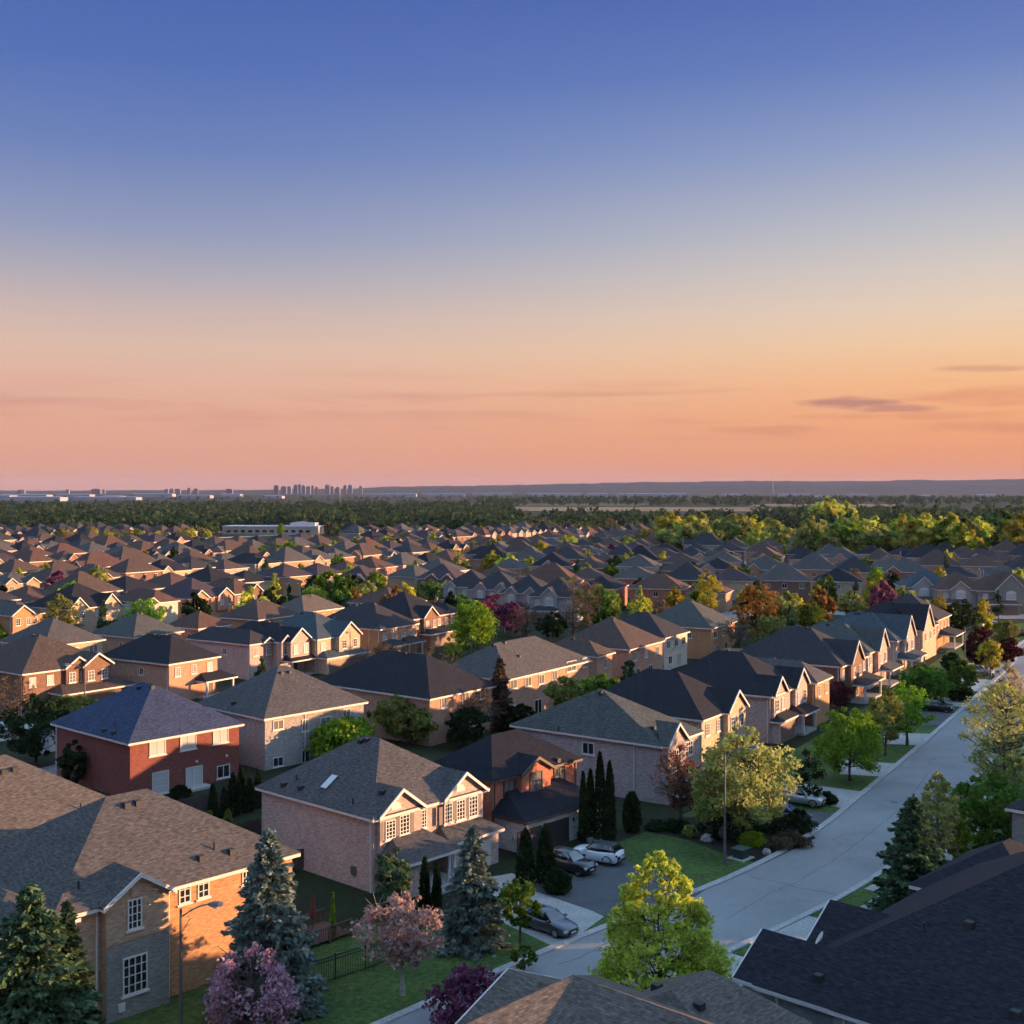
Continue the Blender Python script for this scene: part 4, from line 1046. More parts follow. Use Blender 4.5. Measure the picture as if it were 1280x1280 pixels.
d = m.build('dish', WHITE, dm, smooth=True, loc=(5.5, 30.75, 7.0)); d.rotation_euler = (R(-60), 0, R(30))
h.done()
h = Hs('brick_house', rloc(36.5, -14), RA, 13, 26, 6.0, 25, 'tan', 'tan', WHITE, 'tan-roofed house with crossing ridges cut off by the bottom edge of the photo', GR, ridge=(6.5, 6.5, 6.5, 22.2), zr=9.24)
m = h.roof; t = .065
m.quad((-.62,14.6,6+t),(6.5,22.2,9.24+t),(-.62,22.2,9.24+t)); m.quad((-.62,22.2,9.24+t),(6.5,22.2,9.24+t),(-.62,26.4,6.6))
h.wall.quad((0,15.4,5.98),(0,22.2,9.1),(0,26,6.5),(0,26,5.98))
h.trim.bar((-.66,14.6,5.98),(-.66,22.2,9.22),.06,.22); h.trim.bar((-.66,22.2,9.22),(-.66,26.4,6.55),.06,.22)
def wing2(x0, x1, ya, yo, e, zr):
    xc = (x0+x1)/2
    m.quad((x0,yo,e),(x0,ya,e),(xc,ya,zr),(xc,yo,zr)); m.quad((xc,yo,zr),(xc,ya,zr),(x1,ya,e),(x1,yo,e))
    h.wall.quad((x1-.3,yo-.3,e-.1),(x0+.3,yo-.3,e-.1),(xc,yo-.3,zr-.1))
    for a in (x0, x1): h.trim.bar((a, yo+.03, e-.07), (xc, yo+.03, zr-.07), .08, .2)
wing2(1.6, 12.0, 20, 26.6, 6.05, 8.3)
m2x = 14.6
h.wall.box(9, 15.4, 14.2, 23.0, 0, 5.9)
h.hip(9, 15.4, 14.2, 23.0, 5.96, .50, .45, ridge=(10.4, 19.4, 13.7, 19.4), zr=8.15)
for v in ((790,1226,'box'),(821,1236,'box'),(874,1260,'box')): h.vent(*v)
for y in (8, 20): h.opening('l', y, 4.3, 1.2, 1.3)
h.done()
for k, (u, n, w, wl, rf, lb) in enumerate([(99.6, -22, 15, 'stone', 'charcoal', 'stone house at the right edge showing only white gutter corners between the birches'),
    (117, -18, 13, 'pink', 'taupe', 'pink house beyond the right edge, second past the dark-roofed corner'),
    (133, -12, 13, 'orange', 'charcoal', 'orange house beyond the right edge, third past the dark-roofed corner'),
    (149, -5, 14, 'beige', 'brown', 'beige house beyond the right edge, fourth past the dark-roofed corner'),
    (166, 3, 14, 'pink', 'taupe', 'pink house beyond the right edge, fifth past the dark-roofed corner'),
    (183, 11, 14, 'salmon', 'black', 'salmon house beyond the right edge, sixth past the dark-roofed corner'),
    (201, 19, 14, 'brown', 'brown', 'brown house beyond the right edge, last before the bend')]):
    az = 43 if k == 0 else 31
    P = rloc(u, n)
    if k:  # unseen houses out of frame, added to shade the street
        q = 0
        while RC[q].y < 92+k*14.5: q += 1
        P = Vector((*RC[q], 0)) + U(31)*0 - B(31)*(12.5+15)
    h = Hs('brick_house', P, az, w, 15, 6.0, 33, wl, rf, WHITE, lb, GR); autowin(h, random.Random(k), left=2)
    h.done()
# the row behind them, out of frame, that puts the street in shade
for k in range(9):
    P = rloc(40+k*17, 18) if k < 4 else Vector((*RC[[i for i, v in enumerate(RC) if v.y > 100+(k-4)*20][0]], 0))-B(31)*62
    h = Hs('brick_house', P, 43 if k < 4 else 31, 14, 14, 6.0, 33, ('pink','orange','beige')[k % 3], ('taupe','black','brown')[k % 3], WHITE, 'house out of frame to the right, %s along the next street over' % ORD(k+1), 'houses of the next street to the right'); h.done()
# ------------------------------------------------------------------ cars
GCAR = 'cars parked on the driveways'
N43 = 133
def gp(px, py): return at(px, py, 0)
PB = paint('paint_black', (.012,.012,.014)); PG = paint('paint_graphite', (.085,.092,.11), .5); PW = paint('paint_white', (.62,.63,.66), 0.0); PS = paint('paint_silver', (.36,.37,.38), .6)
car('sedan', PG, gp(685, 1163), N43, 'dark grey sedan facing the street on the concrete driveway', GCAR)
car('suv', PB, gp(713, 1089), N43-4, 'black SUV with its nose to the street beside the white SUV', GCAR)
car('suv', PW, gp(747, 1077), N43+168, 'white SUV with a black roof backed to the street on the dark driveway', GCAR, rim=RIMD, roofm=TRIMB)
car('suv', PG, gp(983, 1028), 123, 'dark SUV half hidden behind the olive willow', GCAR)
car('suv', PS, gp(1003, 1006), 123, 'silver SUV just behind the dark one half hidden by the willow', GCAR)
car('suv', PB, gp(1172, 889), 122, 'black SUV under the bright green trees, on the driveway by the far kerb', GCAR)
car('suv', PS, gp(1222, 844), 122, 'silver SUV parked beyond the green trees near the person', GCAR)
car('truck', PW, gp(1243, 787), 100, 'white pickup in front of the far cross street houses', GCAR)
car('suv', PB, gp(1276, 796), 100, 'black car cut by the right edge on the cross street', GCAR)
car('suv', PS, gp(8, 920), 128, 'silver SUV at the left edge behind the olive tree', GCAR)
car('sedan', PB, gp(1200, 838), 122, 'black sedan by the porch at the end of the right-hand row', GCAR)
# ------------------------------------------------------------------ street lights
GL_ = 'street lights'
def light(px, py, top, arm, label, **kw):
    P = gp(px, py); hh = H-(top-HY)*P.y/F
    return street_light(P, hh, arm, label, group=GL_, **kw)
light(226, 1292, 1136, U(88), 'tall brown street light in front of the orange brick corner house', reach=1.6)
light(906, 1081, 938, U(85), 'tall grey street light in front of the olive willow', pole=METAL, reach=2.1)
light(1206, 866, 783, U(80), 'street light among the burgundy trees at the far end of the street', reach=2.4)
light(106, 900, 832, U(-100), 'thin brown street light in front of the brown gabled house', reach=2)
light(460, 836, 786, U(100), 'thin street light in front of the orange arched house', reach=2.4)
light(630, 792, 742, U(-90), 'thin pale street light by the purple trees', reach=2.4)
# ------------------------------------------------------------------ fence, deck, box, planters
def rail_fence(pts, h, label):
    r = empty('iron_fence', (pts[0].x, pts[0].y, 0), 0, label, 'fence')
    o = pts[0]; rails, pick = MB(), MB()
    for a, b in zip(pts, pts[1:]):
        a = a-o; b = b-o; n = max(2, int((b-a).length/.13)); up = Vector((0,0,1))
        for z in (.15, h-.28, h-.06): rails.bar(a+up*z, b+up*z, .05, .06)
        for i in range(n): q = a.lerp(b, i/n); pick.bar(q+up*.05, q+up*(h-.02), .03, .03, up=(1,0,0))
    rails.build('rail', BLACK, r); pick.build('picket_panel', BLACK, r)
    for p in [pts[0]]+[a.lerp(b, k/max(1, round((b-a).length/2.4))) for a, b in zip(pts, pts[1:]) for k in range(1, max(1, round((b-a).length/2.4))+1)]:
        m = MB(); q = p-o; m.box(q.x-.04, q.x+.04, q.y-.04, q.y+.04, 0, h+.08); m.build('post', BLACK, r)
    return r
rail_fence([gp(380, 1238), gp(457, 1213), gp(500, 1196), gp(528, 1170)], 1.7, 'black iron picket fence between the blue spruce and the pink tree')
def board_fence(pts, h, label, mat=WOOD, group=None):
    o = pts[0]; r = empty('board_fence', (o.x, o.y, 0), 0, label, 'fence', group); up = Vector((0,0,1)); b_ = MB()
    for a, b in zip(pts, pts[1:]):
        n = max(1, int((b-a).length/2.4))
        for i in range(n):
            p, q = (a-o).lerp(b-o, i/n), (a-o).lerp(b-o, (i+1)/n); m = MB(); m.box(p.x-.06, p.x+.06, p.y-.06, p.y+.06, 0, h+.12); m.build('post', mat, r)
            b_.bar(p+up*(h/2+.05), q+up*(h/2+.05), .04, h-.1)
    b_.build('board_panel', mat, r); return r
FENCEW = plain('fence_wood', (.055,.04,.03), .85, var=.3)
board_fence([at(352, 1092)+U(42)*0, at(352, 1092)+U(42)*3+B(42)*-1], 1.8, 'short dark board fence between the spruce and the pink house', FENCEW)
P0 = at(160, 930, 6); P0.z = 0
board_fence([P0+U(42)*-2-B(42)*9, P0+U(42)*16-B(42)*9], 1.8, 'dark board fence behind the red brick house', FENCEW)
board_fence([U(43)*46-B(43)*-92, U(43)*96-B(43)*-92], 1.9, 'long dark board fence between the backyards of the first and second row', FENCEW)
board_fence([at(838, 915)-B(32)*-3+Vector((0,0,0)), at(838, 915)-B(32)*-3+U(32)*95], 1.9, 'dark board fence between the farther backyards of the first and second row', FENCEW)
r = empty('garden_deck', gp(395, 1172), R(47), 'small wooden garden deck with railing beside the pink house', 'deck')
m = MB(); [m.box(-2+i*.2, -2+i*.2+.185, -1.6, 1.6, .25, .3) for i in range(20)]; m.build('deck_board', WOOD, r)
m = MB(); [m.box(x-.06, x+.06, y-.06, y+.06, 0, 1.25) for x in (-1.95, 0, 1.95) for y in (-1.55, 1.55)]; m.build('deck_post', WOOD, r)
m = MB(); [m.box(-2, 2, y-.05, y+.05, 1.15, 1.22) for y in (-1.55, 1.55)]; [m.box(-2+i*.16, -2+i*.16+.04, y-.02, y+.02, .3, 1.15) for i in range(25) for y in (-1.55, 1.55)]; m.build('railing', WOOD, r)
r = empty('patio_umbrella', gp(391, 1166)+Vector((0,0,.3)), 0, 'closed red patio umbrella standing on the garden deck', 'umbrella')
m = MB(); m.tube([(0,0,0),(0,0,2.6)], [.03,.025], 8); m.build('pole', WOOD, r)
m = MB(); m.lathe([(.12,.75),(.24,.9),(.17,1.6),(.10,2.2),(.02,2.55)], 9); m.build('canopy', plain('red_canvas', (.16,.03,.025), .9, var=.3), r)
r = empty('utility_box', gp(926, 1073), R(47), 'green metal utility box on the grass by the street light', 'utility box')
m = MB(); m.box(-.55,.55,-.5,.5,.1,.85); m.build('cabinet', plain('green_metal', (.025,.05,.04), .5, .3), r)
m = MB(); m.box(-.66,.66,-.6,.6,.851,.95); m.build('lid', plain('green_lid', (.07,.115,.10), .5, .2), r)
m = MB(); m.box(-.9,.9,-.85,.85,0,.1); m.build('pad', CONC, r)
for i, (px, py, s) in enumerate([(737,1053,.45), (747,1056,.5)]):
    r = empty('planter_pot', gp(px, py), 0, ['left round planter pot beside the garage of the black-roofed house', 'right round planter pot beside the garage, next to the white SUV'][i], 'planter')
    m = MB(); m.lathe([(.22,0),(.34,.25),(.36,.5),(.32,.5),(.28,.42)], 14); m.build('pot', CONC, r)
    V, Q = leaf_quads(np.random.default_rng(i).normal(size=(160,3))*.2+np.array([0,0,.6]), .12, np.random.default_rng(i)); o = bpy.data.objects.new('foliage', np_mesh('foliage', V, Q, LM['dark'])); COL.objects.link(o); o.parent = r
def rock(px, py, s, label, seed):
    rr = random.Random(seed); r_ = MB(); r_.lathe([(.35,0),(.5,.12),(.48,.35),(.3,.55),(.08,.62)], 10)
    r_.v = [(x*s*rr.uniform(.8,1.25), y*s*rr.uniform(.8,1.25), z*s*1.1*(rr.uniform(.85,1.1) if z > 0 else 1)) for x, y, z in r_.v]
    tag(r_.build('rock', plain('rock_%d' % seed, (.26,.24,.225), .9, var=.35, scale=3), loc=gp(px, py)), label, 'rock')
rock(986, 1037, 1.5, 'pale boulder in the garden bed below the dark SUV', 1)
rock(958, 1068, .8, 'low rock between the chartreuse shrub and the kerb', 2)
rock(884, 1052, 1.1, 'grey rock by the garden path, left of the street light', 3)
def sit(name, px, py, wd, label): pass
# pergola
r = empty('pergola', at(915, 814, 2.4)-Vector((0,0,2.4)), R(60), 'slatted wooden pergola behind the second-row grey-roofed house', 'pergola')
PW_ = plain('pergola_wood', (.30,.22,.13), .8, var=.2)
m = MB(); [m.box(-3+i*.55, -3+i*.55+.12, -2.2, 2.2, 2.4, 2.55) for i in range(12)]; m.build('slat', PW_, r)
m = MB(); [m.box(-3, 3.1, y-.07, y+.07, 2.2, 2.395) for y in (-1.8, 1.8)]; m.build('beam', PW_, r)
for x in (-2.8, 2.8):
    for y in (-1.8, 1.8): m = MB(); m.box(x-.08, x+.08, y-.08, y+.08, 0, 2.195); m.build('post', PW_, r)
# garden shed between the rows
r = empty('garden_shed', at(60, 938), R(48), 'small pale shed left of the red brick house', 'shed')
m = MB(); m.box(-1.3,1.3,-1.1,1.1,0,2.0); m.quad((-1.3,-1.1,2),(1.3,-1.1,2),(0,-1.1,2.8)); m.quad((1.3,1.1,2),(-1.3,1.1,2),(0,1.1,2.8)); m.build('wall', plain('shed_wall', (.40,.41,.44), .7), r)
m = MB(); m.quad((-1.5,-1.3,1.92),(0,-1.3,2.88),(0,1.3,2.88),(-1.5,1.3,1.92)); m.quad((0,-1.3,2.88),(1.5,-1.3,1.92),(1.5,1.3,1.92),(0,1.3,2.88)); m.build('roof', ROOFS['greybrown'], r)
m = MB(); m.box(-.45,.45,-1.16,-1.101,.02,1.85); m.build('door', WHITE, r)
# ------------------------------------------------------------------ person by the far kerb
P = gp(1241.5, 849)
def skin_mesh(name, verts, edges, radii, mat, parent, sub=1):
    me = bpy.data.meshes.new(name); me.from_pydata(verts, edges, []); me.materials.append(mat)
    o = bpy.data.objects.new(name, me); COL.objects.link(o); o.parent = parent
    md = o.modifiers.new('skin', 'SKIN'); md.use_smooth_shade = True
    for v, rd in zip(me.skin_vertices[0].data, radii): v.radius = (rd, rd) if isinstance(rd, (int, float)) else rd
    me.skin_vertices[0].data[0].use_root = True
    s = o.modifiers.new('sub', 'SUBSURF'); s.levels = s.render_levels = sub
    return o
r = empty('person', P+Vector((0,0,0.02)), R(40), 'person in a white top and dark trousers standing by the far kerb', 'person')
SKIN_ = plain('skin', (.38,.22,.16), .6)
V = [(0,0,.93),(0,0,1.15),(0,0,1.38),(0,0,1.48),(0,.01,1.58),(0,.02,1.68),(.10,0,.88),(.11,.02,.48),(.11,.0,.08),(.12,.13,.03),(-.10,0,.88),(-.12,.06,.48),(-.12,-.06,.08),(-.12,.07,.03),(.19,0,1.36),(.24,.02,1.10),(.24,.10,.86),(.24,.12,.78),(-.19,0,1.36),(-.24,.0,1.10),(-.25,.07,.86),(-.25,.09,.78)]
E = [(0,1),(1,2),(2,3),(3,4),(4,5),(0,6),(6,7),(7,8),(8,9),(0,10),(10,11),(11,12),(12,13),(2,14),(14,15),(15,16),(16,17),(2,18),(18,19),(19,20),(20,21)]
RD = [(.14,.10),(.13,.10),(.15,.10),.06,.085,.07,.085,.06,.045,.035,.085,.06,.045,.035,.055,.042,.032,.035,.055,.042,.032,.035]
skin_mesh('body', V, E, RD, SKIN_, r)
skin_mesh('white_top', V[:3]+V[14:16]+V[18:20], [(0,1),(1,2),(2,3),(3,4),(2,5),(5,6)], [(.165,.12),(.155,.12),(.175,.12),.07,.055,.07,.055], plain('white_cotton', (.72,.70,.68), .9), r)
skin_mesh('trousers', [V[0]]+V[6:9]+V[10:13], [(0,1),(1,2),(2,3),(0,4),(4,5),(5,6)], [(.15,.11),.10,.075,.06,.10,.075,.06], plain('dark_denim', (.02,.022,.03), .9), r)
skin_mesh('hair', [(0,-.015,1.62),(0,-.005,1.71)], [(0,1)], [.085,.08], plain('dark_hair', (.02,.015,.012), .7), r)

# ------------------------------------------------------------------ trees near the camera
def tdim(px, py, top, wpx):
    P = gp(px, py); return P, H-(top-HY)*P.y/F, wpx/F*P.y
def T(kind, px, py, top, wpx, label, mat, cat='tree', name=None, seed=None, group=None, **kw):
    P, h, w = tdim(px, py, top, wpx); seed = seed if seed is not None else int(px*3+py)
    if kind == 'spruce': d = spruce_data(seed, h, w, LM[mat], **kw); nm = 'spruce_tree'
    elif kind == 'col':
        d = column_data(seed, h, w, LM[mat], **kw); nm = 'cedar_column'
        return plant(name or nm, d, P, label, cat, group, rz=0, parts=('stem', 'foliage'))
    else: d = tree_data(seed, h, w, kind, mat=LM[mat], **kw); nm = 'leafy_tree'
    return plant(name or nm, d, P, label, cat, group, rz=0)
T('spruce', 38, 1372, 1106, 235, 'green spruce in front of the corner house, bottom left corner of the photo', 'spruce', seed=3, dens=1.15, droop=.22)
T('spruce', 84, 1350, 1128, 120, 'dark drooping spruce just behind the bottom left green spruce', 'spruce', seed=9, dens=.8, droop=.5)
T('spruce', 336, 1266, 1036, 158, 'tall blue spruce right of the brown street light', 'bluegreen', seed=4, dens=1.2, droop=.2)
T('spruce', 591, 1182, 1034, 102, 'slim blue spruce in front of the porch of the pink house', 'bluegreen', seed=5, droop=.22)
T('spruce', 1142, 1150, 994, 122, 'dark green spruce beside the near-black roof, right of the street', 'spruce', seed=6, dens=1.1, droop=.12)
T('flat', 314, 1305, 1186, 132, 'pink blossom tree below the blue spruce', 'pink', nclump=150, per=38, leaf=.18, hollow=.5, limbs=110, twigs=3, th=.2, crad=.1)
T('oval', 503, 1244, 1112, 104, 'dusky pink blossom tree with a thin trunk on the lawn', 'dusky', nclump=110, per=42, leaf=.20, th=.28, limbs=70, twigs=3, hollow=.2, crad=.11, bark=BARKP)
T('round', 590, 1292, 1208, 96, 'purple-leaved bush in front of the tan roof at the bottom', 'purple', nclump=90, per=60, leaf=.20, th=.05, hollow=.3, limbs=30, cat='shrub', name='leafy_shrub')
T('oval', 491, 1152, 1052, 56, 'dark green pine at the corner of the pink house', 'spruce', nclump=60, per=90, leaf=.2, th=.1)
T('round', 650, 1189, 1098, 56, 'small lollipop tree with light green crown in front of the grey sedan', 'green', nclump=40, per=75, leaf=.2, th=.38, limbs=20)
T('vase', 655, 1216, 1183, 34, 'sprawling light green shrub at the kerb', 'green', nclump=20, per=40, leaf=.16, th=.02, limbs=14, cat='shrub', name='leafy_shrub')
T('pyr', 824, 1264, 1060, 214, 'large lime green pyramid-shaped tree in front of the street', 'lime', nclump=620, per=40, leaf=.16, th=.07, limbs=150, twigs=2, trunk_r=.11, hollow=.42, crad=.05, seed=12, long=1.6)
T('round', 930, 1052, 905, 124, 'wide olive yellow willow beside the grey street light', 'willow', nclump=230, per=40, leaf=.2, th=.14, limbs=130, twigs=3, hollow=.15, seed=14, crad=.09, long=1.7)
T('oval', 893, 1052, 935, 60, 'greyish green loose tree left of the street light', 'olive', nclump=60, per=60, leaf=.24, th=.1, limbs=40, seed=15)
T('oval', 851, 1028, 930, 72, 'rust-coloured budding tree in front of the white gable', 'rust', nclump=110, per=22, leaf=.17, th=.16, limbs=110, twigs=4, hollow=.1, seed=16)
GAR_ = 'cedar columns beside the garage'
for i, (px, top, wd, lb) in enumerate([(738,962,17,'shortest cedar column of the row beside the stone garage'), (750,940,21,'tallest cedar column in the middle of the row beside the stone garage'), (762,952,20,'right cedar column of the row beside the stone garage'), (729,965,14,'slim left cedar column closest to the stone garage')]):
    T('col', px, 1050+i, top, wd, lb, 'arbor', group=GAR_, seed=30+i)
T('col', 657, 1108, 1036, 30, 'left dark cone shrub in front of the garage doors', 'arbor', seed=41, name='cone_shrub', cat='shrub')
T('col', 682, 1104, 1030, 30, 'right dark cone shrub in front of the garage doors', 'arbor', seed=42, name='cone_shrub', cat='shrub')
ball = lambda t: np.clip(np.sin(np.pi*np.clip(t*.8+.18, 0, 1)), .05, 1)**.6
T('col', 697, 1116, 1088, 36, 'round clipped dark ball shrub beside the cone shrubs', 'arbor', seed=43, prof=ball, name='ball_shrub', cat='shrub')
T('col', 790, 1040, 990, 24, 'dark clipped round-topped shrub against the mauve wall', 'arbor', seed=44, prof=ball, name='clipped_shrub', cat='shrub')
T('col', 531, 1138, 1072, 16, 'dark cedar left of the porch column', 'arbor', seed=45); T('col', 546, 1140, 1078, 14, 'dark cedar right beside the porch steps', 'arbor', seed=46)
T('col', 416, 1174, 1116, 9, 'thin bright green potted cypress on the garden deck', 'bright', seed=47, n=700, leaf=.12)
T('col', 940, 1057, 1040, 34, 'chartreuse mound shrub behind the utility box', 'chart', seed=48, prof=ball, name='mound_shrub', cat='shrub', leaf=.14)
for i, (px, py, top, wd, mt, lb) in enumerate([(885,1046,1028,26,'dark','dark shrub left of the street light'), (862,1046,1032,18,'olive','pale low shrub by the garden path'), (905,1052,1010,46,'dark','big dark bush behind the street light'), (960,1040,1012,50,'dark','dark bush under the olive willow'), (975,1062,1046,26,'brown','brown shrub in the bed by the kerb'), (1000,1058,1042,30,'brown','brown shrub at the kerb corner of the bed'), (1000,1040,1012,34,'dark','dark bush in front of the dark SUV'), (1035,1004,990,24,'dark','dark bush between two driveways'), (1012,1006,930,40,'dark','dark conifer behind the parked silver SUV'), (600,1182,1168,30,'green','low green shrub under the slim blue spruce'), (505,1165,1140,40,'dark','dark shrub at the foot of the pink house corner'), (820,1038,1026,22,'dark','dark ground shrub below the mauve wall'),(845,1040,1025,30,'dark','second dark ground shrub below the mauve wall, by the rust tree')]):
    T('round', px, py, top, wd, lb, mt, nclump=24, per=60, leaf=.2, th=.02, limbs=8, cat='shrub', name='leafy_shrub', seed=60+i, crad=.2)
# along the street further away
ST = [('flat',1062,976,884,100,'bright','wide bright green tree over the driveway behind the willow'), ('oval',1107,945,858,56,'olive','greyish green tree with a dark trunk by the kerb'), ('round',1134,932,850,58,'bright','sunlit yellow green tree before the black SUV'),
 ('round',1156,884,830,64,'green','broad green tree behind the black SUV'), ('round',1199,876,822,46,'green','green tree left of the silver SUV'), ('round',1046,890,850,44,'burg','burgundy tree in front of the bright orange brick house'), ('flat',1158,862,830,40,'burg','low burgundy bush at the porches of the right-hand row'),
 ('round',1226,842,783,46,'burg','large burgundy tree right of the far street light'), ('round',1260,834,796,34,'burg','burgundy bush at the bend of the street'), ('oval',1238,846,797,30,'gold','golden budding tree behind the standing person'), ('round',1257,815,773,34,'olive','round olive tree by the white pickup'),
 ('round',1228,800,767,24,'lime','small lime tree left of the white pickup'), ('oval',1174,790,740,26,'gold','golden tree at the end of the right-hand row'), ('round',1203,800,748,50,'dark','dark tree in front of the cross street houses'),
 ('round',1190,848,815,26,'dark','dark tree behind the porch at the end of the row'), ('flat',1197,876,856,34,'dark','dark hedge beneath the green trees'), ('round',1182,866,844,26,'dark','dark bush left of the silver SUV'),
 ('round',1255,1005,848,118,'willow','large olive yellow tree at the right edge beside the street'), ('oval',1262,968,822,70,'beige','tall beige bare-looking tree behind the large yellow one'), ('oval',1172,1096,962,60,'willow','pale gold birch behind the dark green spruce'),
 ('oval',1196,1088,1004,40,'bright','fresh green small tree right of the pale birch'), ('round',1236,1082,965,92,'green','dense green tree at the right edge'), ('oval',1268,1068,925,40,'olive','white-stemmed birch at the right edge')]
for i, (k, px, py, top, wd, mt, lb) in enumerate(ST):
    sparse = mt in ('beige', 'willow', 'gold') or 'birch' in lb
    T(k, px, py, top, wd, lb, mt, nclump=80 if wd < 60 else 170, per=34 if sparse else 60, leaf=.22 if py > 880 else .3, th=.18, limbs=80 if sparse else 24, twigs=3 if sparse else 0, crad=.12 if wd < 60 else .095, seed=100+i, bark=BARKP if 'birch' in lb else BARK, hollow=.25)
# between the rows
MID = [('round',592,822,750,66,'bright','round bright green tree in the middle of the houses',1), ('oval',567,832,790,22,'lime','small lime bush left below the bright green tree',0), ('round',618,792,743,50,'magenta','magenta purple tree right of the bright green tree',0),
 ('round',640,795,752,40,'purple','dark purple tree in the middle of the row of purple trees',0), ('oval',658,800,752,40,'brown','pinkish brown bare tree right of the purple trees',0), ('vase',716,800,718,46,'brown','bare brown tree on the left of the twin bare trees',0), ('vase',738,800,722,40,'brown','bare brown tree on the right of the twin bare trees',0),
 ('cone',800,784,730,28,'lime','lime cone tree behind the cream-walled house',0), ('oval',884,776,710,38,'gold','golden green tree left of the big orange tree',0), ('oval',945,806,720,54,'orange','big orange tree in the gap right of the second row',0), ('round',962,818,768,44,'olive','low olive tree under the big orange tree',0), ('round',925,822,765,40,'brown','brown bare tree under the big orange tree',0),
 ('spruce',988,800,755,26,'spruce','dark conifer right of the orange tree',0), ('round',1014,795,755,38,'green','green round tree right of the dark conifer',0), ('cone',786,872,820,36,'spruce','dark green cone tree by the salmon house',0), ('round',745,888,842,62,'green','green bush left of the dark green cone tree',0), ('vase',706,905,845,50,'olive','olive thicket before the taupe-roofed pink house',0),
 ('vase',548,905,812,96,'brown','bare brown tree in front of the big black roof',0), ('spruce',625,912,820,44,'brown','dark bare conifer by the taupe-roofed house',0), ('round',520,930,880,60,'olive','round olive thicket left of the bare tree, before the black roof',0), ('round',585,935,885,56,'dark','dark thicket right of the bare tree, behind the black-roofed red house',0), ('round',455,912,880,40,'dark','dark bush at the right end of the grey brick house',0), ('vase',600,925,860,60,'brown','bare brown tree right of the big bare one',0), ('vase',500,925,866,80,'olive','olive bushes in front of the orange brick wall',0), ('round',470,915,866,50,'green','green bush behind the pink house ridge',0), ('flat',430,952,898,90,'bright','fresh green tree between the grey and the pink house',1), ('round',562,920,862,70,'brown','brown thicket behind the black hip roof',0), ('round',650,915,880,40,'dark','dark bush by the patio door of the taupe-roofed house',0),
 ('cone',343,764,713,28,'lime','lime cone tree standing above the dark roofs, left',0), ('round',394,758,731,30,'lime','small lime round tree right of the lime cone tree',0), ('oval',74,800,742,52,'olive','olive tree left of the beige twin-gabled house',0), ('round',181,790,747,54,'bright','round bright green tree behind the beige twin-gabled house',0), ('round',2,805,778,26,'bright','green tree cut by the left edge',0), ('cone',327,856,820,20,'spruce','little dark conifer in front of the white bay window',0),
 ('round',45,955,868,84,'dark','dark olive tree left of the red brick house',0), ('vase',18,930,842,60,'brown','bare brown tree at the left edge',0), ('flat',95,905,868,60,'olive','olive bush above the blue hip roof',0), ('oval',92,985,925,40,'dark','dark bush at the left wall of the red brick house',0),
 ('round',480,836,800,30,'brown','bare shrub by the thin street light',0), ('round',598,850,806,70,'brown','brown bare thicket between the black and the taupe roof',0), ('round',505,770,735,34,'dark','dark tree before the row facing the camera',0), ('round',690,800,765,36,'dark','dark thicket left of the twin bare trees',0)]
for i, (k, px, py, top, wd, mt, lb, big) in enumerate(MID):
    bare = mt == 'brown' and k != 'spruce'
    if k == 'spruce': T(k, px, py, top, wd, lb, mt, seed=200+i, needle=.34, gap=1.3, reps=6)
    else: T(k, px, py, top, wd, lb, mt, nclump=110 if big else 60, per=(34 if bare else 70), leaf=.16 if bare else .34, th=.12, limbs=90 if bare else 18, twigs=4 if bare else 0, seed=200+i, hollow=.12 if bare else .3)
for i, (px, py, top, wd) in enumerate([(266,1030,980,18), (280,1030,984,14), (291,1022,966,20), (301,1018,958,16), (262,1036,1014,15), (285,1036,1012,15), (312,1014,972,18), (225,1004,982,30), (322,1010,965,16)]):
    lb = ['first cedar from the left behind the red brick house','second cedar from the left behind the red brick house','third cedar behind the red brick house, by the small window','tallest cedar behind the red brick house','small paler cedar in front of the others, left','small paler cedar in front of the others, right','cedar at the right end behind the red brick house','dark round bush under the rear windows of the red brick house','last cedar beside the wall of the pink house'][i]
    T('col', px, py, top, wd, lb, 'olive' if i in (4, 5) else 'arbor', seed=300+i, group='cedars behind the red brick house', n=900, prof=ball if i == 7 else None)
# ------------------------------------------------------------------ far houses: prototypes copied in rows
def proto(seed):
    rr = random.Random(seed); w = rr.choice((11.5, 12.5, 13.5)); dp = rr.choice((11, 12.5, 16))
    h = Hs('detached_house', Vector((0, 0, 0)), 90, w, dp, 6.0, rr.choice((28, 32, 36)), 'tan', 'brown', WHITE, 'x')
    k = seed % 5
    G = [[], [(.8, 4.6, .6)], [(.6, 4.0, .5), (w-4.6, w-.8, .8)], [(w-5.4, w-.6, 1.0)], [(w*.3, w*.3+3.8, .5)]][k]
    for a, b, pj in G:
        h.gable(a, b, pj, rr.choice((36, 40, 44)), base=0)
        h.opening('f', (a+b)/2, 4.6, 1.5, 1.4, off=pj, pane=GLASSG)
    n = 3
    for i in range(n):
        x = w*(i+.5)/n
        if all(not (a-.7 < x < b+.7) for a, b, _ in G): h.opening('f', x, 4.5, 1.3, 1.4, pane=rr.choice((GLASS, GLASSG)))
    if k != 0: h.skirt(.4, w*.6, 2.4, 2.8, 1.0); h.garage(1, w*.6-.6, 2.2, -2.4, GARAGEB)
    else: h.opening('f', w*.6, 1.3, 1.8, 2.1, name='patio_door', sill=False)
    return h.done()
PROTO = [proto(s) for s in range(11)]
def recolour(r, wm, rm):
    for c in r.children:
        b = c.name.split('.')[0]
        if b in ('wall', 'roof'):
            c.material_slots[0].link = 'OBJECT'; c.material_slots[0].material = wm if b == 'wall' else rm
ALLH = [o for o in SC.objects if o.get('category') == 'house' and o.get('label') != 'x']
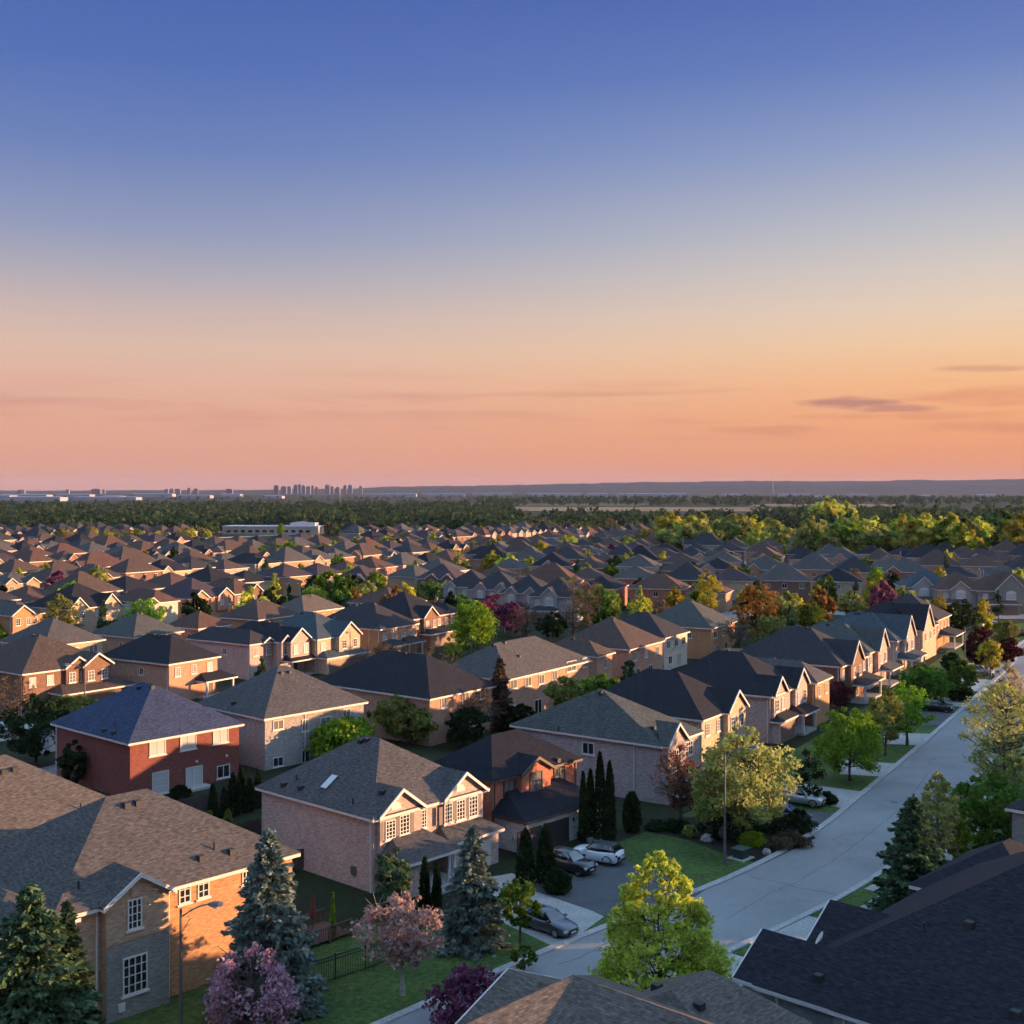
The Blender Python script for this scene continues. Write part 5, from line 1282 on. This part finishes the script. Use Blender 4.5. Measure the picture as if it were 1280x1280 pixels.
occ = []
for o in ALLH:
    ws = [c for c in o.children if c.name.split('.')[0] == 'wall']
    if ws:
        bb = [o.matrix_basis @ Vector(c) for c in ws[0].bound_box]; cx = sum(p.x for p in bb)/8; cy = sum(p.y for p in bb)/8
        occ.append((cx, cy, 11))
for o in SC.objects:
    if o.get('category') == 'tree': occ.append((o.location.x, o.location.y, 6.5))
rng = random.Random(77)
def pix(P, z=6): return CX+F*P.x/P.y, HY+(H-z)*F/P.y
cand = []
def zone_az(P):
    # streets bend gently with distance
    return 32
NR = []
for k in range(0, 14): NR += [(-217-79*k, 'f'), (-247-79*k, 'r')]
for k in range(0, 12): NR += [(-139+0*k, 'f')] if k == 0 else []
NR += [(-89, 'r'), (-169, 'r'), (-52, 'f')]
def blocked(x, y):
    px = CX+F*x/y
    if y > 790: return True
    if px > 930 and y < 345: return True
    if 235 < px < 440 and y > 615: return True            # around the long pale building
    if px > 820 and y > 555+(0 if px < 980 else -30): return True  # tree belt on the right
    return False
def zb(P): return CX+F*P.x/P.y > 575+.25*max(0, 420-P.y) and 285 < P.y < 640
ROWS = [(n, ty, 32) for n, ty in NR]+[(n, ty, 104) for k in range(6) for n, ty in ((-318-78*k, 'f'), (-352-78*k, 'r'))]
for n, ty, az in ROWS:
    u = -420+rng.uniform(0, 10)
    while u < 1000:
        P = U(az)*u - B(az)*n; u += rng.uniform(13.2, 15.6)
        if P.y < 225 or P.y > 800: continue
        if zb(P) != (az == 104): continue
        px, py = pix(P)
        if px < -60 or px > 1340: continue
        C = P+U(az)*6+B(az)*7
        if blocked(C.x, C.y): continue
        if any((C.x-a)**2+(C.y-b)**2 < (r+4.5)**2 for a, b, r in occ): continue
        cand.append((P.y, P, ty, px, py, az)); occ.append((C.x, C.y, 8.3))
cand.sort(key=lambda c: c[0])
RK = ['brown', 'taupe', 'charcoal', 'rust', 'greybrown', 'plum', 'black', 'brown', 'rust', 'charcoal', 'brown', 'black']
WK = ['tan', 'salmon', 'orange', 'beige', 'brown', 'rust', 'pink', 'salmon']
nind = 0
stuffV, stuffF, stuffM = [], [], []
bands = {}
far_list = []
for i, (d, P, ty, px, py, az) in enumerate(cand):
    rk, wk = rng.choice(RK), rng.choice(WK)
    flip = rng.random() < .12
    p = rng.choice(PROTO if ty == 'f' else [PROTO[0], PROTO[5], PROTO[10], PROTO[0], PROTO[3]])
    if i < 215:
        o = copy_tree(p); o.location = (P.x, P.y, 0); k_ = rng.uniform(.9, 1.07); th_ = R(90-az)+rng.uniform(-.1, .1)
        if rng.random() < .22:
            o.location = tuple(P+B(az)*13); th_ -= math.pi/2
        o.rotation_euler = (0, 0, th_); o.scale = (k_, k_, k_*rng.uniform(.9, 1.08))
        recolour(o, WALLS[wk], ROOFS[rk]); far_list.append((o, px, py, rk, wk, p))
    else:
        far_list.append((None, P, rk, wk, p, az))
# labels: rank inside a band of distance, from left to right
BN = ['sixth row', 'seventh row', 'eighth row', 'ninth row', 'tenth row', 'eleventh row', 'twelfth row', 'thirteenth row', 'furthest row']
ind = [f for f in far_list if f[0] is not None]
per = 24
ind.sort(key=lambda f: f[0].location.y)
cn = dict(brown='brown', taupe='taupe', charcoal='charcoal', rust='red brown', greybrown='grey brown', plum='plum', black='black', tan='tan', bluegrey='blue grey')
for b in range(0, len(ind), per):
    grp = sorted(ind[b:b+per], key=lambda f: f[1])
    for r_, f in enumerate(grp):
        f[0]['label'] = '%s-roofed %s house, %s from the left in far band %s of the roofs' % (cn[f[3]], f[4], ORD(r_+1), ['one','two','three','four','five','six','seven','eight','nine','ten'][b//per])
        f[0]['category'] = 'house'; f[0]['group'] = 'far houses of the suburb'; f[0].name = 'detached_house'
# the rest of the far roofs as one mass
far = [f for f in far_list if f[0] is None]
if far:
    mats = []; V = []; Fc = []; MI = []
    def midx(m):
        if m not in mats: mats.append(m)
        return mats.index(m)
    for _, P, rk, wk, p, az in far:
        T_ = Matrix.Translation((P.x, P.y, 0)) @ Matrix.Rotation(R(90-az)+rng.uniform(-.06, .06), 4, 'Z')
        for c in p.children:
            b = c.name.split('.')[0]
            if b not in ('wall', 'roof', 'eave_trim', 'window'): continue
            mi = midx(WALLS[wk] if b == 'wall' else ROOFS[rk] if b == 'roof' else c.data.materials[0])
            n = len(V); V += [tuple(T_ @ v.co) for v in c.data.vertices]
            for q in c.data.polygons: Fc.append(tuple(n+x for x in q.vertices)); MI.append(mi)
    me = bpy.data.meshes.new('far_houses'); me.from_pydata(V, [], Fc)
    for m_ in mats: me.materials.append(m_)
    me.polygons.foreach_set('material_index', MI)
    uv = me.uv_layers.new(name='UVMap')
    o = bpy.data.objects.new('far_houses', me); COL.objects.link(o); tag(o, 'mass of small far roofs at the edge of the suburb', 'houses', kind='stuff')
def kill(o):
    for c in list(o.children): kill(c)
    bpy.data.objects.remove(o)
for p in PROTO: kill(p)
# ------------------------------------------------------------------ far trees
PT = {}
for k, (env, mt, n, per_, lf) in dict(lime=('oval','lime',34,40,.8), green=('round','green',34,40,.8), gold=('round','gold',34,38,.8), olive=('round','olive',34,40,.8), dark=('round','dark',34,40,.8), con=('cone','spruce',34,46,.7), orange=('oval','orange',30,36,.8), bright=('round','bright',34,40,.8), brown=('vase','brown',40,16,.5), purple=('round','purple',30,36,.8), arbor=('oval','dark',34,46,.7)).items():
    PT[k] = [tree_data(400+j*7+len(k), 9, 7.5 if env != 'cone' else 5, env, nclump=n, per=per_, leaf=lf, th=.12, crad=.16, mat=LM[mt], limbs=10 if k != 'brown' else 40, twigs=0 if k != 'brown' else 3) for j in range(2)]
TN = dict(lime='lime green', green='green', gold='golden', olive='olive', dark='dark green', con='dark cone-shaped', orange='orange', bright='bright green', brown='bare brown', purple='purple', arbor='dark')
SPEC = []
def far_tree(kind, P, h, w, where):
    SPEC.append((h/P.y, kind, P, h, w, where, rng.choice(PT[kind])))
CL = [ # (px0, px1, py0, py1, kinds, n, hmin, hmax, where)
 (825, 970, 680, 697, ('olive','gold','lime','olive'), 26, 13, 20, 'in the yellow green clump right of centre'),
 (1010, 1285, 683, 706, ('olive','lime','gold','olive','gold','bright','green'), 46, 13, 21, 'in the sunlit green belt on the right'),
 (1020, 1070, 660, 668, ('gold','lime'), 4, 20, 26, 'in the tall golden group above the right-hand belt'),
 (960, 1290, 660, 680, ('dark','dark','green'), 22, 11, 17, 'in the dark belt on the right'),
 (300, 430, 690, 708, ('lime','olive','bright','green'), 18, 6, 9, 'in front of the long pale building'),
 (55, 245, 681, 690, ('gold','olive','olive'), 18, 8, 12, 'in the golden row far left'),
 (545, 700, 690, 728, ('lime','olive','gold'), 18, 7, 10, 'among the far roofs of the centre'),
 (440, 560, 684, 706, ('gold','lime','dark','olive'), 10, 7, 10, 'among the far roofs left of centre'),
 (700, 840, 680, 700, ('gold','olive','lime'), 12, 7, 11, 'among the far roofs right of centre')]
for (a, b, c, d, ks, n, h0, h1, where) in CL:
    pts = sorted((rng.uniform(a, b), rng.uniform(c, d), rng.choice(ks)) for _ in range(n))
    for px, py, k in pts:
        P = gp(px, py); hh = rng.uniform(h0, h1); far_tree(k, P, hh, hh*rng.uniform(.8, 1.15), where)
# scattered among the roofs
sc = []
tries = 0
while len(sc) < 270 and tries < 30000:
    tries += 1
    py = 655+ (800-655)*rng.random()**1.3; px = rng.uniform(-5, 1285); P = gp(px, py)
    if P.y < 260 or P.y > 1050: continue
    if any((P.x-a)**2+(P.y-b)**2 < (r-.8)**2 for a, b, r in occ): continue
    occ.append((P.x, P.y, 3)); sc.append((px, py, P))
KS = ['dark','con','green','olive','bright','lime','gold','brown','lime','con','olive','purple','dark','gold','green','orange']
for px, py, P in sorted(sc, key=lambda s: s[0]):
    k = rng.choice(KS); hh = rng.uniform(5.5, 10); far_tree(k, P, hh, hh*rng.uniform(.6, .9) if k != 'con' else hh*.42, 'scattered among the far roofs')
SPEC.sort(key=lambda q: -q[0])
NEAR_T = sum(1 for o in SC.objects if o.get('category') == 'tree')
keep, rest = SPEC[:295-NEAR_T], SPEC[295-NEAR_T:]
keep.sort(key=lambda q: q[2].x/q[2].y); cnt = {}
for _, k, P, h, w, where, d in keep:
    key = (k, where); cnt[key] = cnt.get(key, 0)+1; base = 7.5 if k != 'con' else 5
    plant('leafy_tree' if k != 'con' else 'conifer_tree', d, P, '%s %s tree from the left %s' % (ORD(cnt[key]), TN[k], where), 'tree', 'trees '+where, scale=(w/base, w/base, h/9))
if rest:
    VV, QQ, MM, mats, n0 = [], [], [], [], 0
    for _, k, P, h, w, where, (tm, cm) in rest:
        base = 7.5 if k != 'con' else 5; n = len(cm.vertices); v = np.empty(n*3, np.float32); cm.vertices.foreach_get('co', v); v = v.reshape(-1, 3)*np.array([w/base, w/base, h/9])+np.array([P.x, P.y, 0])
        mt = cm.materials[0]
        if mt not in mats: mats.append(mt)
        VV.append(v); nq = n//4; QQ.append(np.arange(n).reshape(-1, 4)+n0); MM += [mats.index(mt)]*nq; n0 += n
    me = np_mesh('distant_trees', np.concatenate(VV), np.concatenate(QQ), None)
    for mt in mats: me.materials.append(mt)
    me.polygons.foreach_set('material_index', MM)
    o = bpy.data.objects.new('distant_trees', me); COL.objects.link(o); tag(o, 'small distant garden trees among the furthest roofs', 'trees', kind='stuff')
# ------------------------------------------------------------------ woods, fields and the far plain
def wood(name, spec, mat, label, seed):
    """one mass of many crowns"""
    g_ = np.random.default_rng(seed); VV = []; QQ = []; n0 = 0; P = []
    for (a, b, d0, d1, n, h0, h1) in spec:
        d = d0*(d1/d0)**g_.random(n); px = g_.uniform(a, b, n); x = (px-CX)/F*d
        h = g_.uniform(h0, h1, n); w = h*g_.uniform(.7, 1.15, n)
        m_ = 42
        q = g_.normal(size=(n, m_, 3)); q /= np.linalg.norm(q, axis=2, keepdims=True); q *= g_.random((n, m_, 1))**.35
        q[:, :, 0] *= w[:, None]/2; q[:, :, 1] *= w[:, None]/2; q[:, :, 2] = q[:, :, 2]*h[:, None]*.47+h[:, None]*.52
        q[:, :, 0] += x[:, None]; q[:, :, 1] += d[:, None]
        for j in range(0, 1): pass
        V, Q = leaf_quads(q.reshape(-1, 3), 1, g_, 1.2)
        s = np.repeat(h*.24, m_); c = q.reshape(-1, 3); c4 = np.repeat(c, 4, 0); V = c4+(V-c4)*np.repeat(s, 4)[:, None]
        V[:, 2] = np.maximum(V[:, 2], .05)
        VV.append(V); QQ.append(Q+n0); n0 += len(V)
    o = bpy.data.objects.new(name, np_mesh(name, np.concatenate(VV), np.concatenate(QQ), mat)); COL.objects.link(o)
    return tag(o, label, 'wood', kind='stuff')
wood('far_wood', [(-40, 270, 830, 1500, 460, 8, 15), (408, 640, 830, 1500, 400, 8, 15), (260, 410, 905, 1500, 260, 8, 14), (-40, 640, 1500, 2300, 560, 9, 15), (560, 1320, 820, 1350, 420, 8, 14), (600, 1320, 2300, 3600, 420, 11, 19), (950, 1320, 800, 1300, 260, 11, 18), (200, 1320, 3400, 5200, 300, 6, 12)], leafmat('leaf_wood', (.026,.058,.032), (.045,.088,.046), (.085,.12,.055)), 'dark green wood stretching behind the suburb', 1)
wood('far_brush', [(-40, 265, 790, 980, 130, 4, 8), (410, 860, 790, 980, 210, 4, 8), (600, 1300, 880, 1250, 260, 4, 8)], leafmat('leaf_brush', (.09,.085,.045), (.12,.115,.055), (.16,.145,.07)), 'brownish brush along the near edge of the wood', 2)
FIELD = ground_mat('field_dry', (.20,.15,.085), (.27,.20,.115), scale=.004, fine=.05)
FIELDG = ground_mat('field_green', (.09,.085,.04), (.13,.115,.055), scale=.004, fine=.05)
patch('field', [(560,638.5),(980,639.5),(960,634.5),(610,633.5)], FIELD, .25); patch('field', [(930,633),(1120,633.5),(1120,630.5),(960,630)], FIELD, .27)
patch('field', [(540,632),(800,632.5),(820,629.5),(560,629.5)], FIELDG, .3)
# the long pale building
P = gp(278, 668)
r = empty('school_building', P, R(-3), 'long low pale building with a white roof block in front of the wood', 'building')
m = MB(); m.box(0, 69, 0, 24, 0, 5.2); m.build('wall', plain('pale_wall', (.42,.36,.29), .8, var=.1), r)
m = MB(); m.box(-.4, 69.4, -.4, 24.4, 5.21, 6.0); m.build('roof', plain('pale_roof', (.50,.48,.50), .5, var=.1), r)
m = MB(); m.box(48, 66, 4, 16, 6.01, 8.2); m.quad((48,4,8.21),(66,4,8.21),(57,4,9.4)); m.build('roof_block', plain('white_metal', (.6,.58,.6), .5), r)
m = MB(); [m.box(3+i*5.2, 6+i*5.2, -.06, -.005, 1.4, 3.2) for i in range(12)]; m.build('window_band', GLASS, r)
# industrial sheds on the plain
IND = plain('shed_cladding', (.30,.30,.35), .7, var=.1, scale=.02); INDR = plain('shed_roof', (.24,.24,.29), .7)
SH = [(2,58,4200,14), (70,112,4600,13), (128,150,3900,11), (165,215,5000,14), (222,262,4400,11), (276,300,5200,12), (455,520,5200,13), (528,580,5600,12), (590,640,6300,12), (660,728,5600,13), (735,760,4900,14), (772,858,5000,14), (905,925,5600,10), (975,1012,6000,10), (1060,1085,5800,9), (1150,1170,4300,11), (1222,1246,5600,9), (10,75,3300,11), (-20,12,3700,14), (90,170,3600,9), (330,352,4300,9), (1010,1040,4200,8)]
for i, (a, b, d, hh) in enumerate(SH):
    P = atd(a, d); w = (b-a)/F*d
    r = empty('warehouse', P, 0, '%s pale warehouse from the left on the plain at the horizon' % ORD(1+sorted(SH).index(SH[i])), 'warehouse', 'warehouses on the horizon')
    m = MB(); m.box(0, w, 0, 60, 0, hh); m.build('wall', IND, r)
    m = MB(); m.quad((-1,-1,hh+.01),(w+1,-1,hh+.01),(w+1,30,hh+2.2),(-1,30,hh+2.2)); m.quad((-1,30,hh+2.2),(w+1,30,hh+2.2),(w+1,61,hh+.01),(-1,61,hh+.01)); m.build('roof', INDR, r)
# skyline
TW = [(342,348,604.5),(351,358,606),(358,364,606.5),(367,372,603.5),(372.5,376,602.5),(377,381.5,604.5),(382.5,388,606),(389,392,605),(394,397,607),(406,412,603.5),(413,417,606),(420,424,607),(429,433,604.5),(435,440,603.8),(449,453,605.5),(234,238,609),(242,247,610),(205,210,611),(212,217,610),(218,225,610.5),(114,125,610.5),(127,131,611.5),(82,86,611.5),(282,290,610.5),(22,30,612)]
TWM = [plain('tower_%d' % i, c, .7) for i, c in enumerate(((.10,.10,.13), (.16,.15,.18), (.22,.20,.22), (.13,.115,.13)))]
TWB = plain('tower_band', (.05,.055,.07), .3)
for i, (a, b, top) in enumerate(TW):
    d = 8200+(i*373) % 900; P = atd(a, d); w = (b-a)/F*d; hh = H+(HY-top)*d/F*.74
    r = empty('high_rise', P, 0, '%s high-rise from the left in the far city skyline' % ORD(1+sorted(TW).index(TW[i])), 'high-rise', 'high-rises of the far skyline')
    m = MB(); m.box(0, w, 0, w*.8, 0, hh*.93); m.box(w*.2, w*.75, w*.15, w*.6, hh*.93+.01, hh); m.build('tower', TWM[i % 4], r)
    m = MB(); [m.box(1, w-1, -.5, -.02, z, z+1.6) for z in np.arange(6, hh*.9, 4.5)]; m.build('window_band', TWB, r)
for i, (px, d, top, bot, lb) in enumerate([(966, 9000, 594.5, 612, 'tall thin mast on the far ridge'), (425, 3000, 604.5, 622, 'slim pale mast in front of the skyline, right of the towers'), (27, 6000, 610, 618, 'thin mast at the far left of the plain')]):
    P = atd(px, d); hh = H+(HY-top)*d/F; w = d/F*.35
    r = empty('radio_mast', P, 0, lb, 'mast'); m = MB()
    for sx, sy in ((1,1),(1,-1),(-1,1),(-1,-1)): m.bar((sx*w, sy*w, 0), (sx*w*.25, sy*w*.25, hh), w*.5, w*.5)
    for z in np.linspace(0, hh*.95, 14): q = w*(1-.75*z/hh); m.box(-q, q, -q, q, z, z+w*.3)
    m.build('lattice', METAL, r)
    m = MB(); m.tube([(0,0,hh),(0,0,hh+w*8)], [w*.25, w*.1], 5); m.build('antenna', METAL, r)
# low ridge on the horizon
def ridge(name, prof, d, depth, mat):
    m = MB(); g_ = random.Random(3); rows = []
    for j in range(7):
        q = j/6; row = []
        for px, py in prof:
            z = max(0, H+(HY-py)*d/F); dd = d+depth*(q-.5)
            k = math.sin(math.pi*q)**.8; row.append(((px-CX)/F*d*1.0, dd, z*k+g_.uniform(-4, 4)*k))
        rows.append(row)
    for j in range(6):
        for i in range(len(prof)-1): m.quad(rows[j][i], rows[j][i+1], rows[j+1][i+1], rows[j+1][i])
    return struct(name, m, mat)
HILL = ground_mat('hill_wood', (.016,.022,.014), (.028,.034,.020), scale=.003, fine=.02)
rp = random.Random(9); prof = []
base = [(-250,614),(60,613.5),(300,612.5),(440,610.5),(480,608.5),(560,607.5),(600,607),(690,605),(720,604.5),(790,602.8),(800,602),(830,603.2),(900,601.8),(960,601),(1010,601.5),(1090,601.2),(1140,600),(1200,600.2),(1280,598.6),(1500,597)]
for (a, b), (c, d) in zip(base, base[1:]):
    n = max(1, int((c-a)/8))
    for k in range(n): prof.append((a+(c-a)*k/n, b+(d-b)*k/n+rp.uniform(-.25, .25)))
prof.append(base[-1])
ridge('hills', prof, 11500, 3500, HILL)
# ------------------------------------------------------------------ haze, sky, sun, camera
m, nt, out = newmat('haze_air')
pv = N(nt, 'ShaderNodeVolumePrincipled'); pv.inputs['Color'].default_value = (.42,.50,.82,1); pv.inputs['Density'].default_value = HAZE; pv.inputs['Anisotropy'].default_value = 0.0
L(nt, pv.outputs[0], out.inputs['Volume'])
hz = MB(); hz.box(-18000, 18000, -450, 18000, -1.2, 185)
o = hz.build('haze', m); o['kind'] = 'stuff'

sd = Vector((math.sin(R(SUN_AZ))*math.cos(R(SUN_EL)), math.cos(R(SUN_AZ))*math.cos(R(SUN_EL)), math.sin(R(SUN_EL))))
sl = bpy.data.lights.new('sun', 'SUN'); sl.energy = SUN_E; sl.angle = R(0.6); sl.color = SUN_C
so = bpy.data.objects.new('sun', sl); COL.objects.link(so); so.rotation_euler = sd.to_track_quat('Z', 'Y').to_euler(); so.location = (60, -20, 80)
w = bpy.data.worlds.new('World'); SC.world = w; w.use_nodes = True
nt = w.node_tree; nt.nodes.clear(); out = N(nt, 'ShaderNodeOutputWorld'); bg = N(nt, 'ShaderNodeBackground'); L(nt, bg.outputs[0], out.inputs[0])
tc = N(nt, 'ShaderNodeTexCoord'); nm = N(nt, 'ShaderNodeVectorMath', operation='NORMALIZE'); L(nt, tc.outputs['Generated'], nm.inputs[0])
sep = N(nt, 'ShaderNodeSeparateXYZ'); L(nt, nm.outputs[0], sep.inputs[0])
def math_(op, a, b=None, c=None, clamp=False):
    n = N(nt, 'ShaderNodeMath', operation=op); n.use_clamp = clamp
    for i, x in enumerate((a, b, c)):
        if x is None: continue
        if isinstance(x, (int, float)): n.inputs[i].default_value = x
        else: L(nt, x, n.inputs[i])
    return n.outputs[0]
def maprange(v, a, b, c=0.0, d=1.0, smooth=True):
    n = N(nt, 'ShaderNodeMapRange'); n.interpolation_type = 'SMOOTHSTEP' if smooth else 'LINEAR'
    L(nt, v, n.inputs[0]); n.inputs[1].default_value = a; n.inputs[2].default_value = b; n.inputs[3].default_value = c; n.inputs[4].default_value = d
    return n.outputs[0]
s2l = lambda c: tuple(((x/255+.055)/1.055)**2.4 if x > 10 else x/255/12.92 for x in c)
el = sep.outputs['Z']
f = maprange(el, 0, .4, smooth=False)
skyz = lambda y: ((HY-y)/math.sqrt((HY-y)**2+F*F))/.4
LEFT = [(615,(222,156,130)),(570,(226,162,136)),(530,(227,169,143)),(480,(227,180,157)),(440,(221,187,169)),(400,(205,182,176)),(350,(175,171,183)),(300,(147,156,187)),(200,(108,131,185)),(100,(86,114,181)),(0,(76,104,173))]
RIGHT = [(615,(230,150,114)),(570,(238,158,110)),(530,(244,170,116)),(480,(247,188,136)),(440,(243,202,160)),(400,(234,208,182)),(350,(217,204,194)),(300,(195,194,198)),(200,(148,163,198)),(100,(107,131,189)),(0,(86,111,179))]
rl = ramp(nt, [(max(0, min(1, skyz(y))), s2l(c)) for y, c in LEFT]); rr_ = ramp(nt, [(max(0, min(1, skyz(y))), s2l(c)) for y, c in RIGHT])
L(nt, f, rl.inputs[0]); L(nt, f, rr_.inputs[0])
hx = N(nt, 'ShaderNodeVectorMath', operation='DOT_PRODUCT'); L(nt, nm.outputs[0], hx.inputs[0]); hx.inputs[1].default_value = (math.sin(R(SUN_AZ)), math.cos(R(SUN_AZ)), 0)
side = maprange(hx.outputs['Value'], -.25, .55)
sky = mixc(nt, side, rl.outputs[0], rr_.outputs[0])
# thin streaks of cloud low over the horizon, and one darker bank
mp = N(nt, 'ShaderNodeMapping'); mp.inputs['Scale'].default_value = (3.2, 3.2, 52); L(nt, nm.outputs[0], mp.inputs[0])
nz = N(nt, 'ShaderNodeTexNoise'); nz.inputs['Scale'].default_value = 1.6; nz.inputs['Detail'].default_value = 4; nz.inputs['Roughness'].default_value = .55; L(nt, mp.outputs[0], nz.inputs['Vector'])
streak = math_('MULTIPLY', maprange(nz.outputs['Fac'], .50, .70), math_('MULTIPLY', maprange(el, .035, .05), maprange(el, .11, .075)))
sky = mixc(nt, math_('MULTIPLY', streak, .35), sky, s2l((196,134,126)))
def bank(px, py, wx, wy, dark, k):
    v = Vector((px-CX, F, HY-py)).normalized(); az0 = math.atan2(v.x, v.y)
    az = math_('ARCTAN2', sep.outputs['X'], sep.outputs['Y'])
    nn = N(nt, 'ShaderNodeTexNoise'); mp2 = N(nt, 'ShaderNodeMapping'); mp2.inputs['Scale'].default_value = (22, 22, 120); mp2.inputs['Location'].default_value = (k, k, 0); L(nt, nm.outputs[0], mp2.inputs[0]); L(nt, mp2.outputs[0], nn.inputs['Vector']); nn.inputs['Scale'].default_value = 1.0; nn.inputs['Detail'].default_value = 4
    a = math_('DIVIDE', math_('SUBTRACT', az, az0), wx/F); b = math_('DIVIDE', math_('SUBTRACT', el, v.z), wy/F)
    r2 = math_('ADD', math_('MULTIPLY', a, a), math_('MULTIPLY', b, b))
    q = math_('ADD', math_('SUBTRACT', 1.0, r2), math_('MULTIPLY', math_('SUBTRACT', nn.outputs['Fac'], .5), 2.6))
    return maprange(q, .15, 1.1), dark
for (px, py, wx, wy, c, s_) in [(1068,503,78,9,(184,130,120),.85), (1120,510,60,6,(190,132,118),.7), (1240,460,60,7,(206,150,124),.6), (960,538,130,7,(214,140,112),.5), (1235,535,110,10,(214,138,108),.5), (480,520,330,10,(208,146,132),.3), (150,505,140,9,(208,148,136),.25), (1290,495,170,16,(226,150,112),.6), (1150,520,190,6,(220,146,110),.5)]:
    fac, c = bank(px, py, wx, wy, c, px*.01); sky = mixc(nt, math_('MULTIPLY', fac, s_), sky, s2l(c))
# above the picture the physical sky takes over
ns = N(nt, 'ShaderNodeTexSky', sky_type='NISHITA'); ns.sun_disc = False; ns.sun_elevation = R(SUN_EL); ns.sun_rotation = R(SUN_AZ); ns.air_density = 1.0; ns.dust_density = .6; ns.ozone_density = 1.5
nsc = N(nt, 'ShaderNodeVectorMath', operation='SCALE'); L(nt, ns.outputs[0], nsc.inputs[0]); nsc.inputs['Scale'].default_value = SKY_S
up = maprange(el, .39, .60)
gsc = N(nt, 'ShaderNodeVectorMath', operation='SCALE'); L(nt, sky, gsc.inputs[0]); gsc.inputs['Scale'].default_value = 2**-EXPO
sky = mixc(nt, up, gsc.outputs[0], nsc.outputs[0])
L(nt, sky, bg.inputs[0]); bg.inputs[1].default_value = 1.0
cam = bpy.data.cameras.new('camera'); co = bpy.data.objects.new('camera', cam); COL.objects.link(co); SC.camera = co
co.location = (0, 0, H); co.rotation_euler = (R(90), 0, 0)
cam.sensor_width = 36; cam.lens = 36*F/1280; cam.shift_y = -(640-HY)/1280; cam.clip_start = .5; cam.clip_end = 90000
SC.render.resolution_x = SC.render.resolution_y = 1024
vs = SC.view_settings; vs.view_transform = 'Standard'; vs.look = 'None'; vs.exposure = EXPO; vs.gamma = 1
SC.cycles.max_bounces = 4; SC.cycles.diffuse_bounces = 2; SC.cycles.use_adaptive_sampling = True; SC.cycles.adaptive_threshold = .03; SC.cycles.adaptive_min_samples = 10; w.cycles.sampling_method = 'MANUAL'; w.cycles.sample_map_resolution = 512; SC.cycles.glossy_bounces = 2; SC.cycles.transmission_bounces = 3; SC.cycles.volume_bounces = 0; SC.cycles.transparent_max_bounces = 4
SC.cycles.use_denoising = True
